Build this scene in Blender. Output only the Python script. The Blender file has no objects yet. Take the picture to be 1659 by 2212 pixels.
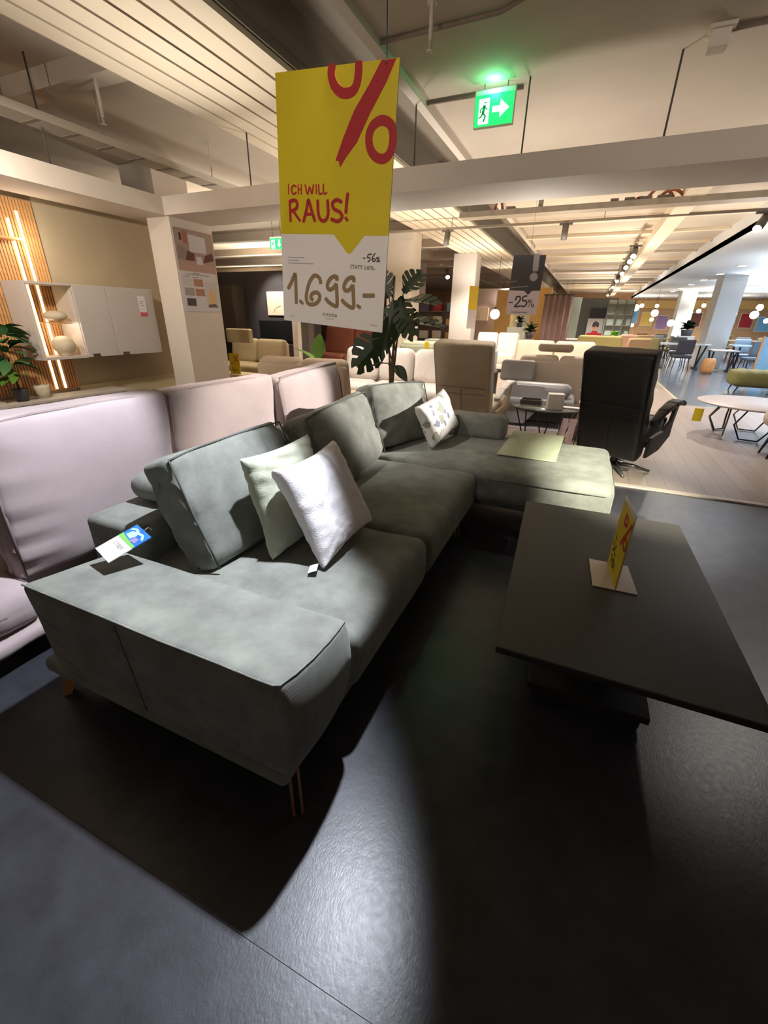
import bpy, bmesh, math, random
from mathutils import Vector, Matrix, noise

S = bpy.context.scene
COL = S.collection
R = math.radians

# ---------------------------------------------------------------- camera
cam_data = bpy.data.cameras.new('camera')
cam = bpy.data.objects.new('camera', cam_data)
COL.objects.link(cam)
_x = Vector((0.914, 0.404, 0.017)).normalized()
_f = Vector((-0.362, 0.835, -0.415)).normalized()
_x = (_x - _f * _x.dot(_f)).normalized()
_u = _x.cross(_f)
cam.matrix_world = Matrix(((_x.x, _u.x, -_f.x, 0), (_x.y, _u.y, -_f.y, 0), (_x.z, _u.z, -_f.z, 1.35), (0, 0, 0, 1)))
cam_data.sensor_width = 36
cam_data.lens = 920 / 2212 * 36
cam_data.clip_start = 0.02
cam_data.clip_end = 200
S.camera = cam

# ---------------------------------------------------------------- world, view, main lights
S.view_settings.view_transform = 'Standard'
S.view_settings.look = 'None'
S.view_settings.gamma = 1
S.view_settings.use_curve_mapping = False
S.view_settings.exposure = 0.0
W = bpy.data.worlds.new('store_air')
S.world = W
W.use_nodes = True
W.node_tree.nodes['Background'].inputs[0].default_value = (1.0, 0.90, 0.78, 1)
W.node_tree.nodes['Background'].inputs[1].default_value = 0.09


def spot(name, loc, aim, watts, deg, blend, col, r=0.03):
    d = bpy.data.lights.new(name, 'SPOT')
    d.energy = watts
    d.spot_size = R(deg)
    d.spot_blend = blend
    d.color = col
    d.shadow_soft_size = r
    o = bpy.data.objects.new(name, d)
    COL.objects.link(o)
    o.location = loc
    v = Vector(aim) - Vector(loc)
    o.rotation_euler = v.to_track_quat('-Z', 'Y').to_euler()
    return o


def point(name, loc, watts, col, r=0.1):
    d = bpy.data.lights.new(name, 'POINT')
    d.energy = watts
    d.color = col
    d.shadow_soft_size = r
    o = bpy.data.objects.new(name, d)
    COL.objects.link(o)
    o.location = loc
    return o


COOL = (0.84, 0.90, 1.0)
NEUT = (1.0, 0.95, 0.88)
WARM = (1.0, 0.89, 0.74)
# shop spotlights over the display: sofa arm and cushions, the rear cushions, the chaise end
spot('key_spotlight', (-0.60, 1.416, 2.57), (-1.73, -0.03, 0), 470, 67.5, 0.32, COOL, 0.035)
spot('cushion_spotlight', (-2.05, 2.35, 2.86), (-1.72, 2.85, 0.9), 120, 56, 0.6, NEUT, 0.04)
spot('aisle_spotlight', (3.30, 6.0, 2.72), (-1.50, 2.62, 0.86), 3800, 12.5, 0.6, NEUT, 0.045)
spot('chaise_spotlight', (0.75, 0.35, 2.85), (0.48, 3.10, 0.36), 2500, 24, 0.8, (1.0, 0.97, 0.78), 0.05)
spot('floor_fill', (2.0, 4.0, 2.88), (1.25, 2.9, 0.0), 170, 54, 0.8, NEUT, 0.05)  # added soft light, lifts the floor right of the table
spot('bay_fill', (-3.6, 1.75, 2.25), (-5.1, 3.05, 1.2), 120, 120, 0.7, (1.0, 0.90, 0.78), 0.05)  # added light without a fixture, brightens the wall unit bay
spot('ceiling_fill', (-2.9, 1.3, 1.9), (-2.9, 1.4, 5), 60, 112, 0.8, NEUT, 0.12)  # these uplights are added to brighten the ceiling, no fixture holds them
spot('ceiling_fill', (-2.9, 3.1, 1.9), (-2.9, 3.1, 5), 60, 112, 0.8, NEUT, 0.12)
spot('ceiling_fill', (-6.8, 7.6, 1.9), (-6.8, 7.6, 5), 200, 160, 0.6, WARM, 0.12)
spot('ceiling_fill', (-9.2, 12.0, 1.9), (-9.2, 12.0, 5), 420, 165, 0.6, WARM, 0.12)
spot('ceiling_fill', (-13.0, 17.0, 1.9), (-13.0, 17.0, 5), 600, 165, 0.6, WARM, 0.12)
spot('soffit_fill', (5.5, 14.5, 1.6), (5.5, 14.5, 5), 420, 165, 0.6, (0.80, 0.90, 1.0), 0.2)  # added cool uplights that brighten the soffit from below
spot('soffit_fill', (6.5, 21.0, 1.6), (6.5, 21.0, 5), 420, 165, 0.6, (0.80, 0.90, 1.0), 0.2)
# added spots out of view behind the camera, brightening the frame beam, column and signs
for x in (-3.6, -0.6, 2.6):
    spot('frame_fill', (x, -3.2, 2.60), (x * 1.15, 4.0, 3.45), 290, 62, 0.6, (1.0, 0.87, 0.76), 0.12)
# ceiling lamps of the shop floor behind, over the recliners, the aisle and the far departments: each lights down, with an added upward fill below it for the ceiling
for (x, y, w, c) in [(-0.7, 5.4, 90, NEUT), (1.6, 6.2, 70, NEUT), (-2.7, 5.6, 150, NEUT), (-2.8, 8.2, 160, WARM), (-0.6, 8.4, 160, WARM),
                     (1.9, 9.2, 150, NEUT), (-5.8, 7.2, 80, WARM), (0.3, 11.4, 240, WARM), (-2.8, 12.0, 240, WARM), (0.3, 15, 260, WARM), (4.4, 13, 260, COOL),
                     (-2.8, 17, 260, NEUT), (0.3, 20, 380, NEUT), (4.6, 18.5, 420, COOL), (5.0, 25, 420, WARM), (0.3, 26, 420, WARM), (8.5, 16, 380, WARM), (8.5, 26, 520, WARM), (2.0, 30.5, 420, WARM), (6.0, 30.5, 420, WARM)]:
    spot('shop_downlight', (x, y, 2.50), (x, y, 0), w * 1.3, 150 if y > 7.5 else 84, 0.7, c, 0.05)
    spot('ceiling_fill', (x, y, 1.70), (x, y, 5), w * 0.6, 165, 0.6, c, 0.12)
point('slat_glow', (-4.90, 2.93, 1.25), 4.0, WARM, 0.05)
point('slat_glow', (-4.90, 2.93, 1.95), 4.0, WARM, 0.05)
point('exit_glow', (-0.99, 4.22, 2.95), 2.2, (0.15, 1.0, 0.45), 0.03)


# ---------------------------------------------------------------- materials
def lin(c):
    return tuple((v / 255 / 12.92) if v / 255 <= 0.04045 else ((v / 255 + 0.055) / 1.055) ** 2.4 for v in c)


MATS = {}


def M(name, rgb, rough=0.6, var=0.0, vscale=6.0, bump=0.0, bscale=120.0, metal=0.0, emit=0.0, sheen=0.0, spec=0.5, wave=None, alpha=1.0, trans=0.0, detail=4.0):
    if name in MATS:
        return MATS[name]
    m = bpy.data.materials.new(name)
    m.use_nodes = True
    nt = m.node_tree
    b = nt.nodes['Principled BSDF']
    c = lin(rgb)
    b.inputs['Base Color'].default_value = (*c, 1)
    b.inputs['Roughness'].default_value = rough
    b.inputs['Metallic'].default_value = metal
    b.inputs['Specular IOR Level'].default_value = spec
    if sheen:
        b.inputs['Sheen Weight'].default_value = sheen
        b.inputs['Sheen Roughness'].default_value = 0.4
        b.inputs['Sheen Tint'].default_value = (*[min(1, v * 2 + 0.1) for v in c], 1)
    if trans:
        b.inputs['Transmission Weight'].default_value = trans
    if emit:
        b.inputs['Emission Color'].default_value = (*c, 1)
        b.inputs['Emission Strength'].default_value = emit
    tc = nt.nodes.new('ShaderNodeTexCoord')
    if var:
        n = nt.nodes.new('ShaderNodeTexNoise')
        n.inputs['Scale'].default_value = vscale
        n.inputs['Detail'].default_value = detail
        n.inputs['Roughness'].default_value = 0.62
        nt.links.new(tc.outputs['Object'], n.inputs['Vector'])
        r = nt.nodes.new('ShaderNodeValToRGB')
        r.color_ramp.elements[0].position = 0.32
        r.color_ramp.elements[1].position = 0.68
        r.color_ramp.elements[0].color = (*[v * (1 - var) for v in c], 1)
        r.color_ramp.elements[1].color = (*[min(1, v * (1 + var)) for v in c], 1)
        nt.links.new(n.outputs['Fac'], r.inputs['Fac'])
        nt.links.new(r.outputs['Color'], b.inputs['Base Color'])
    if bump or wave:
        bp = nt.nodes.new('ShaderNodeBump')
        bp.inputs['Strength'].default_value = bump or 0.3
        bp.inputs['Distance'].default_value = 0.01
        if wave:
            w = nt.nodes.new('ShaderNodeTexWave')
            w.bands_direction = wave[0]
            w.inputs['Scale'].default_value = wave[1]
            w.inputs['Distortion'].default_value = 0.6
            w.inputs['Detail'].default_value = 1.0
            nt.links.new(tc.outputs['Object'], w.inputs['Vector'])
            nt.links.new(w.outputs['Fac'], bp.inputs['Height'])
        else:
            n2 = nt.nodes.new('ShaderNodeTexNoise')
            n2.inputs['Scale'].default_value = bscale
            n2.inputs['Detail'].default_value = 3
            nt.links.new(tc.outputs['Object'], n2.inputs['Vector'])
            nt.links.new(n2.outputs['Fac'], bp.inputs['Height'])
        nt.links.new(bp.outputs['Normal'], b.inputs['Normal'])
    MATS[name] = m
    return m


def floor_mat():
    m = M('dark_slate_floor', (54, 54, 60), 0.38, 0.30, 9, detail=8)
    nt = m.node_tree
    b = nt.nodes['Principled BSDF']
    b.inputs['Specular IOR Level'].default_value = 0.5
    tc = [n for n in nt.nodes if n.type == 'TEX_COORD'][0]
    n = nt.nodes.new('ShaderNodeTexNoise')
    n.inputs['Scale'].default_value = 230
    n.inputs['Detail'].default_value = 5
    mp = nt.nodes.new('ShaderNodeMapping')
    mp.inputs['Scale'].default_value = (1, 0.45, 1)
    mp.inputs['Rotation'].default_value = (0, 0, 0.5)
    nt.links.new(tc.outputs['Object'], mp.inputs['Vector'])
    nt.links.new(mp.outputs['Vector'], n.inputs['Vector'])
    n3 = nt.nodes.new('ShaderNodeTexNoise')
    n3.inputs['Scale'].default_value = 55
    n3.inputs['Detail'].default_value = 6
    nt.links.new(tc.outputs['Object'], n3.inputs['Vector'])
    ad = nt.nodes.new('ShaderNodeMath')
    ad.operation = 'ADD'
    nt.links.new(n.outputs['Fac'], ad.inputs[0])
    nt.links.new(n3.outputs['Fac'], ad.inputs[1])
    bp = nt.nodes.new('ShaderNodeBump')
    bp.inputs['Strength'].default_value = 0.10
    bp.inputs['Distance'].default_value = 0.004
    nt.links.new(ad.outputs[0], bp.inputs['Height'])
    nt.links.new(bp.outputs['Normal'], b.inputs['Normal'])
    mr = nt.nodes.new('ShaderNodeMapRange')
    mr.inputs['To Min'].default_value = 0.29
    mr.inputs['To Max'].default_value = 0.42
    nt.links.new(n3.outputs['Fac'], mr.inputs['Value'])
    nt.links.new(mr.outputs['Result'], b.inputs['Roughness'])
    return m


def plank_mat():
    m = bpy.data.materials.new('oak_plank_floor')
    m.use_nodes = True
    nt = m.node_tree
    b = nt.nodes['Principled BSDF']
    b.inputs['Roughness'].default_value = 0.42
    tc = nt.nodes.new('ShaderNodeTexCoord')
    mp = nt.nodes.new('ShaderNodeMapping')
    mp.inputs['Rotation'].default_value = (0, 0, R(90))
    br = nt.nodes.new('ShaderNodeTexBrick')
    br.inputs['Scale'].default_value = 1.0
    br.inputs['Brick Width'].default_value = 1.3
    br.inputs['Row Height'].default_value = 0.15
    br.inputs['Mortar Size'].default_value = 0.003
    br.inputs['Color1'].default_value = (*lin((166, 150, 140)), 1)
    br.inputs['Color2'].default_value = (*lin((154, 137, 127)), 1)
    br.inputs['Mortar'].default_value = (*lin((128, 112, 102)), 1)
    nt.links.new(tc.outputs['Object'], mp.inputs['Vector'])
    nt.links.new(mp.outputs['Vector'], br.inputs['Vector'])
    nt.links.new(br.outputs['Color'], b.inputs['Base Color'])
    return m


# ---------------------------------------------------------------- mesh builder
class MB:
    def __init__(s):
        s.v, s.f, s.m = [], [], []

    def add(s, vs, fs, mi=0):
        o = len(s.v)
        s.v += [tuple(p) for p in vs]
        s.f += [[i + o for i in f] for f in fs]
        s.m += [mi] * len(fs)
        return s

    def box(s, x0, x1, y0, y1, z0, z1, mi=0):
        return s.add([(x0, y0, z0), (x1, y0, z0), (x1, y1, z0), (x0, y1, z0), (x0, y0, z1), (x1, y0, z1), (x1, y1, z1), (x0, y1, z1)],
                     [(3, 2, 1, 0), (4, 5, 6, 7), (0, 1, 5, 4), (1, 2, 6, 5), (2, 3, 7, 6), (3, 0, 4, 7)], mi)

    def tube(s, pts, r, n=8, mi=0, cap=True, closed=False):
        pts = [Vector(p) for p in pts]
        k = len(pts)
        rs = r if isinstance(r, (list, tuple)) else [r] * k
        vs = []
        ref = None
        for i, p in enumerate(pts):
            a = pts[(i - 1) % k] if (i > 0 or closed) else p
            c = pts[(i + 1) % k] if (i < k - 1 or closed) else p
            t = (c - a).normalized()
            if ref is None:
                ref = t.orthogonal().normalized()
            ref = (ref - t * ref.dot(t))
            ref = ref.normalized() if ref.length > 1e-6 else t.orthogonal().normalized()
            w = t.cross(ref)
            for j in range(n):
                g = 2 * math.pi * j / n
                vs.append(p + (ref * math.cos(g) + w * math.sin(g)) * rs[i])
        fs = []
        for i in range(k if closed else k - 1):
            i2 = (i + 1) % k
            for j in range(n):
                fs.append((i * n + j, i * n + (j + 1) % n, i2 * n + (j + 1) % n, i2 * n + j))
        if cap and not closed:
            fs.append(tuple(range(n - 1, -1, -1)))
            fs.append(tuple((k - 1) * n + j for j in range(n)))
        return s.add(vs, fs, mi)

    def lathe(s, prof, c=(0, 0, 0), n=20, mi=0, sx=1, sy=1):
        vs, fs = [], []
        for (r, z) in prof:
            for j in range(n):
                g = 2 * math.pi * j / n
                vs.append((c[0] + r * sx * math.cos(g), c[1] + r * sy * math.sin(g), c[2] + z))
        for i in range(len(prof) - 1):
            for j in range(n):
                fs.append((i * n + j, i * n + (j + 1) % n, (i + 1) * n + (j + 1) % n, (i + 1) * n + j))
        fs.append(tuple(range(n - 1, -1, -1)))
        fs.append(tuple((len(prof) - 1) * n + j for j in range(n)))
        return s.add(vs, fs, mi)

    def soft(s, c, size, r, div=(8, 8, 6), fn=None, mi=0, rot=None):
        """A box with round edges, fine enough to bulge and crease; fn moves local points."""
        h = [q / 2 for q in size]
        ax = []
        for k in range(3):
            rr = min(r, h[k] * 0.98)
            a = [-h[k] + rr * q for q in (0, 0.08, 0.3, 0.62, 1.0)]
            inner = [-(h[k] - rr) + 2 * (h[k] - rr) * i / div[k] for i in range(1, div[k])]
            ax.append(a + inner + [-q for q in reversed(a)])
        idx, vs, fs = {}, [], []

        def vid(i, j, k):
            if (i, j, k) in idx:
                return idx[(i, j, k)]
            p = [ax[0][i], ax[1][j], ax[2][k]]
            q = [max(-(h[t] - min(r, h[t] * .98)), min(h[t] - min(r, h[t] * .98), p[t])) for t in range(3)]
            d = Vector([p[t] - q[t] for t in range(3)])
            if d.length > 1e-9:
                rm = [min(r, h[t] * .98) for t in range(3)]
                u = Vector([d[t] / rm[t] for t in range(3)])
                u.normalize()
                p = [q[t] + u[t] * rm[t] for t in range(3)]
            if fn:
                p = fn(*p)
            p = Vector(p)
            if rot is not None:
                p = rot @ p
            vs.append(p + Vector(c))
            idx[(i, j, k)] = len(vs) - 1
            return idx[(i, j, k)]
        N = [len(a) - 1 for a in ax]
        for i in range(N[0]):
            for j in range(N[1]):
                fs.append((vid(i, j, 0), vid(i, j + 1, 0), vid(i + 1, j + 1, 0), vid(i + 1, j, 0)))
                fs.append((vid(i, j, N[2]), vid(i + 1, j, N[2]), vid(i + 1, j + 1, N[2]), vid(i, j + 1, N[2])))
        for i in range(N[0]):
            for k in range(N[2]):
                fs.append((vid(i, 0, k), vid(i + 1, 0, k), vid(i + 1, 0, k + 1), vid(i, 0, k + 1)))
                fs.append((vid(i, N[1], k), vid(i, N[1], k + 1), vid(i + 1, N[1], k + 1), vid(i + 1, N[1], k)))
        for j in range(N[1]):
            for k in range(N[2]):
                fs.append((vid(0, j, k), vid(0, j, k + 1), vid(0, j + 1, k + 1), vid(0, j + 1, k)))
                fs.append((vid(N[0], j, k), vid(N[0], j + 1, k), vid(N[0], j + 1, k + 1), vid(N[0], j, k + 1)))
        return s.add(vs, fs, mi)

    def prism(s, poly, o, ux, uy, thick, mi=0):
        """A flat outline poly (2-D) in the plane o + a*ux + b*uy, thick along ux x uy."""
        o, ux, uy = Vector(o), Vector(ux), Vector(uy)
        n = ux.cross(uy).normalized()
        k = len(poly)
        vs = [o + ux * a + uy * b for a, b in poly] + [o + ux * a + uy * b + n * thick for a, b in poly]
        fs = [tuple(range(k - 1, -1, -1)), tuple(range(k, 2 * k))] + [(i, (i + 1) % k, k + (i + 1) % k, k + i) for i in range(k)]
        return s.add(vs, fs, mi)

    def stroke(s, pts, w, o, ux, uy, thick=0.0008, mi=0, smooth=True):
        """One brush stroke of width w along 2-D pts in a plane: a ribbon with mitred joins and worn ends."""
        P = [Vector(p) for p in pts]
        closed = len(P) > 3 and (P[0] - P[-1]).length < 1e-6
        if smooth and len(P) > 2:
            Q = []
            for i in range(len(P) - 1):
                p0 = P[i - 1] if i else (P[-2] if closed else P[0])
                p1, p2 = P[i], P[i + 1]
                p3 = P[i + 2] if i + 2 < len(P) else (P[1] if closed else P[-1])
                sharp = (p1 - p0).length > 1e-6 and (p3 - p2).length > 1e-6 and False
                for k in range(5):
                    t = k / 5
                    Q.append(.5 * (2 * p1 + (p2 - p0) * t + (2 * p0 - 5 * p1 + 4 * p2 - p3) * t * t + (3 * p1 - p0 - 3 * p2 + p3) * t ** 3))
            Q.append(P[-1])
            P = Q
        n = len(P)
        s.n_strokes = getattr(s, 'n_strokes', 0) + 1
        o, ux, uy = Vector(o), Vector(ux), Vector(uy)
        nz = ux.cross(uy).normalized()
        o = o + nz * (s.n_strokes * 0.00003)
        top, bot = [], []
        for i in range(n):
            a = P[i - 1] if i else (P[-2] if closed else P[0])
            c = P[i + 1] if i < n - 1 else (P[1] if closed else P[-1])
            d = (c - a).normalized() if (c - a).length > 1e-9 else Vector((1, 0))
            m = Vector((-d.y, d.x)) * (w / 2) * (.82 if (i in (0, n - 1) and not closed) else 1)
            q = P[i]
            if not closed and i == 0:
                q = q - d * w * .2
            if not closed and i == n - 1:
                q = q + d * w * .2
            for lst, dz in ((top, thick), (bot, 0)):
                lst.append((o + ux * (q - m).x + uy * (q - m).y + nz * dz, o + ux * (q + m).x + uy * (q + m).y + nz * dz))
        vs, fs = [], []
        for i in range(n):
            vs += [top[i][0], top[i][1], bot[i][1], bot[i][0]]
        for i in range(n - 1):
            a, c = i * 4, (i + 1) * 4
            fs += [(a, c, c + 1, a + 1), (a + 1, c + 1, c + 2, a + 2), (a + 3, a + 2, c + 2, c + 3), (a, a + 3, c + 3, c)]
        if not closed:
            fs += [(0, 1, 2, 3), ((n - 1) * 4 + 3, (n - 1) * 4 + 2, (n - 1) * 4 + 1, (n - 1) * 4)]
        return s.add(vs, fs, mi)


OFF = {}


def empty(name, loc, label=None, cat=None, group=None, rz=0):
    o = bpy.data.objects.new(name, None)
    o.empty_display_size = 0.1
    COL.objects.link(o)
    o.location = loc
    o.rotation_euler = (0, 0, rz)
    OFF[o.name] = Vector(loc)
    tag(o, label, cat, group)
    return o


def tag(o, label=None, cat=None, group=None, kind=None):
    if label:
        o['label'] = label
    if cat:
        o['category'] = cat
    if group:
        o['group'] = group
    if kind:
        o['kind'] = kind
    return o


def obj(name, mb, mats, parent=None, smooth=False, local=False, kind=None, label=None, sub=0):
    me = bpy.data.meshes.new(name)
    off = Vector((0, 0, 0))
    if parent is not None and not local:
        off = OFF.get(parent.name, off)
    me.from_pydata([tuple(Vector(p) - off) for p in mb.v], [], mb.f)
    if not isinstance(mats, (list, tuple)):
        mats = [mats]
    for m in mats:
        me.materials.append(m)
    for p, i in zip(me.polygons, mb.m):
        p.material_index = i
        p.use_smooth = smooth
    me.update()
    o = bpy.data.objects.new(name, me)
    COL.objects.link(o)
    if parent is not None:
        o.parent = parent
        OFF[o.name] = off
    if smooth == 'auto':
        pass
    if sub:
        md = o.modifiers.new('sub', 'SUBSURF')
        md.levels = md.render_levels = sub
    if kind:
        o['kind'] = kind
    if label:
        o['label'] = label
    return o


def solo(name, mb, mats, label, cat, group=None, smooth=False, kind=None, loc=None):
    """A thing that is one mesh; its origin goes to the middle of its foot."""
    if loc is None:
        xs, ys, zs = [p[0] for p in mb.v], [p[1] for p in mb.v], [p[2] for p in mb.v]
        loc = ((min(xs) + max(xs)) / 2, (min(ys) + max(ys)) / 2, min(zs))
    L = Vector(loc)
    mb.v = [tuple(Vector(p) - L) for p in mb.v]
    o = obj(name, mb, mats, None, smooth)
    o.location = L
    return tag(o, label, cat, group, kind)


def struct(name, mb, mats, smooth=False):
    return tag(obj(name, mb, mats, None, smooth), kind='structure')


def copy_tree(o, parent=None):
    c = o.copy()
    COL.objects.link(c)
    if parent is not None:
        c.parent = parent
    for ch in list(o.children):
        copy_tree(ch, c)
    return c


def dup(root, loc, rz, label, group=None):
    c = copy_tree(root)
    c.location = loc
    c.rotation_euler = (0, 0, rz)
    c['label'] = label
    if group:
        c['group'] = group
    return c


def bevel(o, w=0.006, seg=2):
    md = o.modifiers.new('bevel', 'BEVEL')
    md.width = w
    md.segments = seg
    md.limit_method = 'ANGLE'
    return o


def text_mb(body, size, o, ux, uy, align='CENTER', thick=0.0006, mb=None, mi=0):
    cu = bpy.data.curves.new('t', 'FONT')
    cu.body = body
    cu.size = size
    cu.align_x = align
    cu.resolution_u = 2
    to = bpy.data.objects.new('t', cu)
    COL.objects.link(to)
    dg = bpy.context.evaluated_depsgraph_get()
    me = bpy.data.meshes.new_from_object(to.evaluated_get(dg))
    o, ux, uy = Vector(o), Vector(ux), Vector(uy)
    n = ux.cross(uy).normalized()
    mb = mb or MB()
    mb.add([o + ux * v.co.x + uy * v.co.y + n * thick for v in me.vertices], [tuple(p.vertices) for p in me.polygons], mi)
    bpy.data.objects.remove(to)
    bpy.data.curves.remove(cu)
    bpy.data.meshes.remove(me)
    return mb


def wr(p, amp, sc, seed=0):
    return amp * noise.noise(Vector((p[0] * sc[0] + seed, p[1] * sc[1] + seed * 1.7, p[2] * sc[2] - seed)))


def pillow_mb(w, h, t, seed, ear=0.07, n=18, wrinkle=0.006, mi=0, c=(0, 0, 0), rot=None, pleat=None):
    """A knife-edge cushion: width on local x, height on local z, its faces to -y and +y."""
    mb = MB()
    vs, idx, fs = [], {}, []
    for side in (-1, 1):
        for i in range(n + 1):
            for j in range(n + 1):
                edge = i in (0, n) or j in (0, n)
                key = (i, j, 0 if edge else side)
                if key in idx:
                    continue
                u, v = 2 * i / n - 1, 2 * j / n - 1
                u, v = math.sin(u * math.pi / 2) * .6 + u * .4, math.sin(v * math.pi / 2) * .6 + v * .4
                x = u * w / 2 * (1 - ear * (1 - v * v))
                z = v * h / 2 * (1 - ear * (1 - u * u))
                y = side * t / 2 * ((1 - u ** 4) * (1 - v ** 4)) ** 0.42 if not edge else 0
                if not edge:
                    rim = max(abs(u), abs(v))
                    y += side * wr((x, z, side), wrinkle, (26, 26, 1), seed) * (0.4 + rim)
                    y += side * wr((x, z, side), wrinkle * 1.4, (9, 9, 1), seed + 3)
                    if pleat:
                        y += side * pleat(x, z)
                p = Vector((x, y, z))
                if rot is not None:
                    p = rot @ p
                idx[key] = len(vs)
                vs.append(p + Vector(c))
    for side in (-1, 1):
        for i in range(n):
            for j in range(n):
                q = [(i, j), (i + 1, j), (i + 1, j + 1), (i, j + 1)]
                f = [idx[(a, b, 0 if (a in (0, n) or b in (0, n)) else side)] for a, b in q]
                fs.append(f if side < 0 else f[::-1])
    mb.add(vs, fs, mi)
    return mb


def rect_frame(A, B, D):
    """Unit axes of the board whose lower left, lower right and upper left corners are A, B and D."""
    A, B, D = Vector(A), Vector(B), Vector(D)
    return (B - A).normalized(), (D - A).normalized()

PRICE = [[(-0.1858, -0.2377), (-0.1692, -0.2139), (-0.1528, -0.1895), (-0.1511, -0.2307), (-0.1509, -0.2835)], [(-0.1343, -0.274), (-0.122, -0.2822)], [(-0.0435, -0.211), (-0.048, -0.1971), (-0.0597, -0.1892), (-0.0745, -0.1912), (-0.0911, -0.2109), (-0.1021, -0.2384), (-0.1061, -0.2614), (-0.1011, -0.277), (-0.0874, -0.2828), (-0.066, -0.2786), (-0.0494, -0.2636), (-0.0494, -0.2479), (-0.0628, -0.2411), (-0.0809, -0.2481), (-0.0856, -0.2597), (-0.0781, -0.2671)], [(0.0226, -0.1969), (0.0224, -0.1884), (0.0097, -0.1871), (-0.0059, -0.1966), (-0.0152, -0.2123), (-0.0128, -0.2252), (-0.0011, -0.2277), (0.0117, -0.2202), (0.0201, -0.2099)], [(0.0209, -0.2098), (0.0239, -0.24), (0.0253, -0.2765), (0.0113, -0.277), (-0.0078, -0.2692), (-0.0227, -0.2581)], [(0.0909, -0.1966), (0.089, -0.1863), (0.0767, -0.186), (0.0619, -0.1954), (0.0526, -0.2119), (0.0559, -0.2246), (0.0671, -0.2259), (0.0794, -0.2186), (0.0859, -0.2096)], [(0.0873, -0.2085), (0.0908, -0.2392), (0.093, -0.2751), (0.0789, -0.2763), (0.0602, -0.268), (0.045, -0.2571)], [(0.1075, -0.2694), (0.1195, -0.275)], [(0.1298, -0.2366), (0.15, -0.2355), (0.1708, -0.2334)]]
PCT_SMALL = [[(0.1228, -0.1263), (0.1315, -0.1261)], [(0.1541, -0.1136), (0.142, -0.1155), (0.1392, -0.1241), (0.1462, -0.1238), (0.1492, -0.13), (0.1412, -0.136)], [(0.1667, -0.1111), (0.1584, -0.1207), (0.157, -0.1306), (0.164, -0.1342), (0.1693, -0.1286), (0.1634, -0.1254), (0.1584, -0.1286)], [(0.1827, -0.1205), (0.1736, -0.1347)], [(0.1735, -0.1229), (0.176, -0.122), (0.1762, -0.1247), (0.1736, -0.1253), (0.1735, -0.1229)], [(0.1802, -0.1308), (0.1827, -0.1299), (0.1834, -0.133), (0.1809, -0.1339), (0.1802, -0.1308)]]
PCT_BIG = [[(-0.0039, 0.3493), (-0.0082, 0.3313), (0.0, 0.3078), (0.0187, 0.2906), (0.0417, 0.2833), (0.0663, 0.2876), (0.0789, 0.3025), (0.0831, 0.3246), (0.0834, 0.3445)], [(0.1651, 0.2182), (0.1916, 0.2097), (0.2031, 0.1915), (0.2053, 0.1675), (0.1974, 0.1432), (0.1786, 0.1306), (0.1536, 0.1349), (0.1344, 0.1511), (0.1264, 0.1715), (0.1273, 0.1914), (0.1395, 0.209), (0.1651, 0.2182)]]
SLASH = [[(0.1549, 0.3482), (0.1999, 0.3459), (0.1734, 0.2989), (0.1267, 0.2362), (0.0853, 0.1713), (0.0491, 0.1373), (0.0282, 0.1132), (0.0229, 0.1281), (0.0107, 0.13), (0.038, 0.1854), (0.0727, 0.2449), (0.1184, 0.297)]]
ICH = [[(-0.1711, 0.0722), (-0.1711, 0.045)], [(-0.1398, 0.0642), (-0.1505, 0.0685), (-0.1596, 0.0577), (-0.1524, 0.045), (-0.1402, 0.0498)], [(-0.1321, 0.0702), (-0.1317, 0.0451)], [(-0.1192, 0.0708), (-0.1193, 0.0451)], [(-0.1319, 0.0577), (-0.1195, 0.0584)], [(-0.1038, 0.0701), (-0.0952, 0.0451), (-0.0864, 0.064), (-0.0777, 0.0459), (-0.0717, 0.0699)], [(-0.0613, 0.0706), (-0.0604, 0.0459)], [(-0.051, 0.0705), (-0.0494, 0.0463), (-0.0385, 0.0477)], [(-0.0335, 0.0715), (-0.0318, 0.047), (-0.0195, 0.0491)]]
RAUS = [[(-0.1674, 0.0266), (-0.1664, -0.031)], [(-0.1675, 0.0248), (-0.1453, 0.0279), (-0.1363, 0.0176), (-0.1433, 0.0045), (-0.1619, -0.0021)], [(-0.1546, -0.0012), (-0.1271, -0.0283)], [(-0.1128, -0.0315), (-0.0996, 0.0032), (-0.0912, 0.0289), (-0.0797, 0.0016), (-0.0665, -0.0282)], [(-0.1053, -0.011), (-0.0745, -0.0083)], [(-0.0552, 0.0284), (-0.0521, -0.009), (-0.0409, -0.0255), (-0.0235, -0.0244), (-0.0143, -0.0066), (-0.0168, 0.0293)], [(0.0366, 0.0244), (0.0178, 0.0302), (0.0018, 0.0206), (0.0082, 0.0063), (0.0303, -0.0024), (0.0393, -0.0148), (0.0243, -0.0271), (-0.0026, -0.0218)], [(0.0582, 0.0471), (0.0551, 0.0228), (0.053, -0.0038)], [(0.0525, -0.0171), (0.0598, -0.0242)]]
YELLOW_EDGE = [[(-0.2088, -0.068), (0.0069, -0.0635), (0.0632, -0.1166), (0.0745, -0.1161), (0.124, -0.0637), (0.2153, -0.0608)]]
TEXTSPOTS = [[(-0.1816, -0.1398), (-0.1122, -0.1365)], [(-0.1824, -0.1572), (-0.0741, -0.152)], [(0.0645, -0.1546), (0.1808, -0.1462)], [(-0.0403, -0.3098), (0.0324, -0.3064)], [(-0.0206, -0.3235), (0.0122, -0.3212)], [(-0.1833, -0.3303), (-0.1622, -0.3283)], [(0.1612, -0.3254), (0.1915, -0.3268)]]
BANG = [[(0.0869, 0.3666), (0.0928, 0.2835), (0.0991, 0.1904)]]
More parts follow.
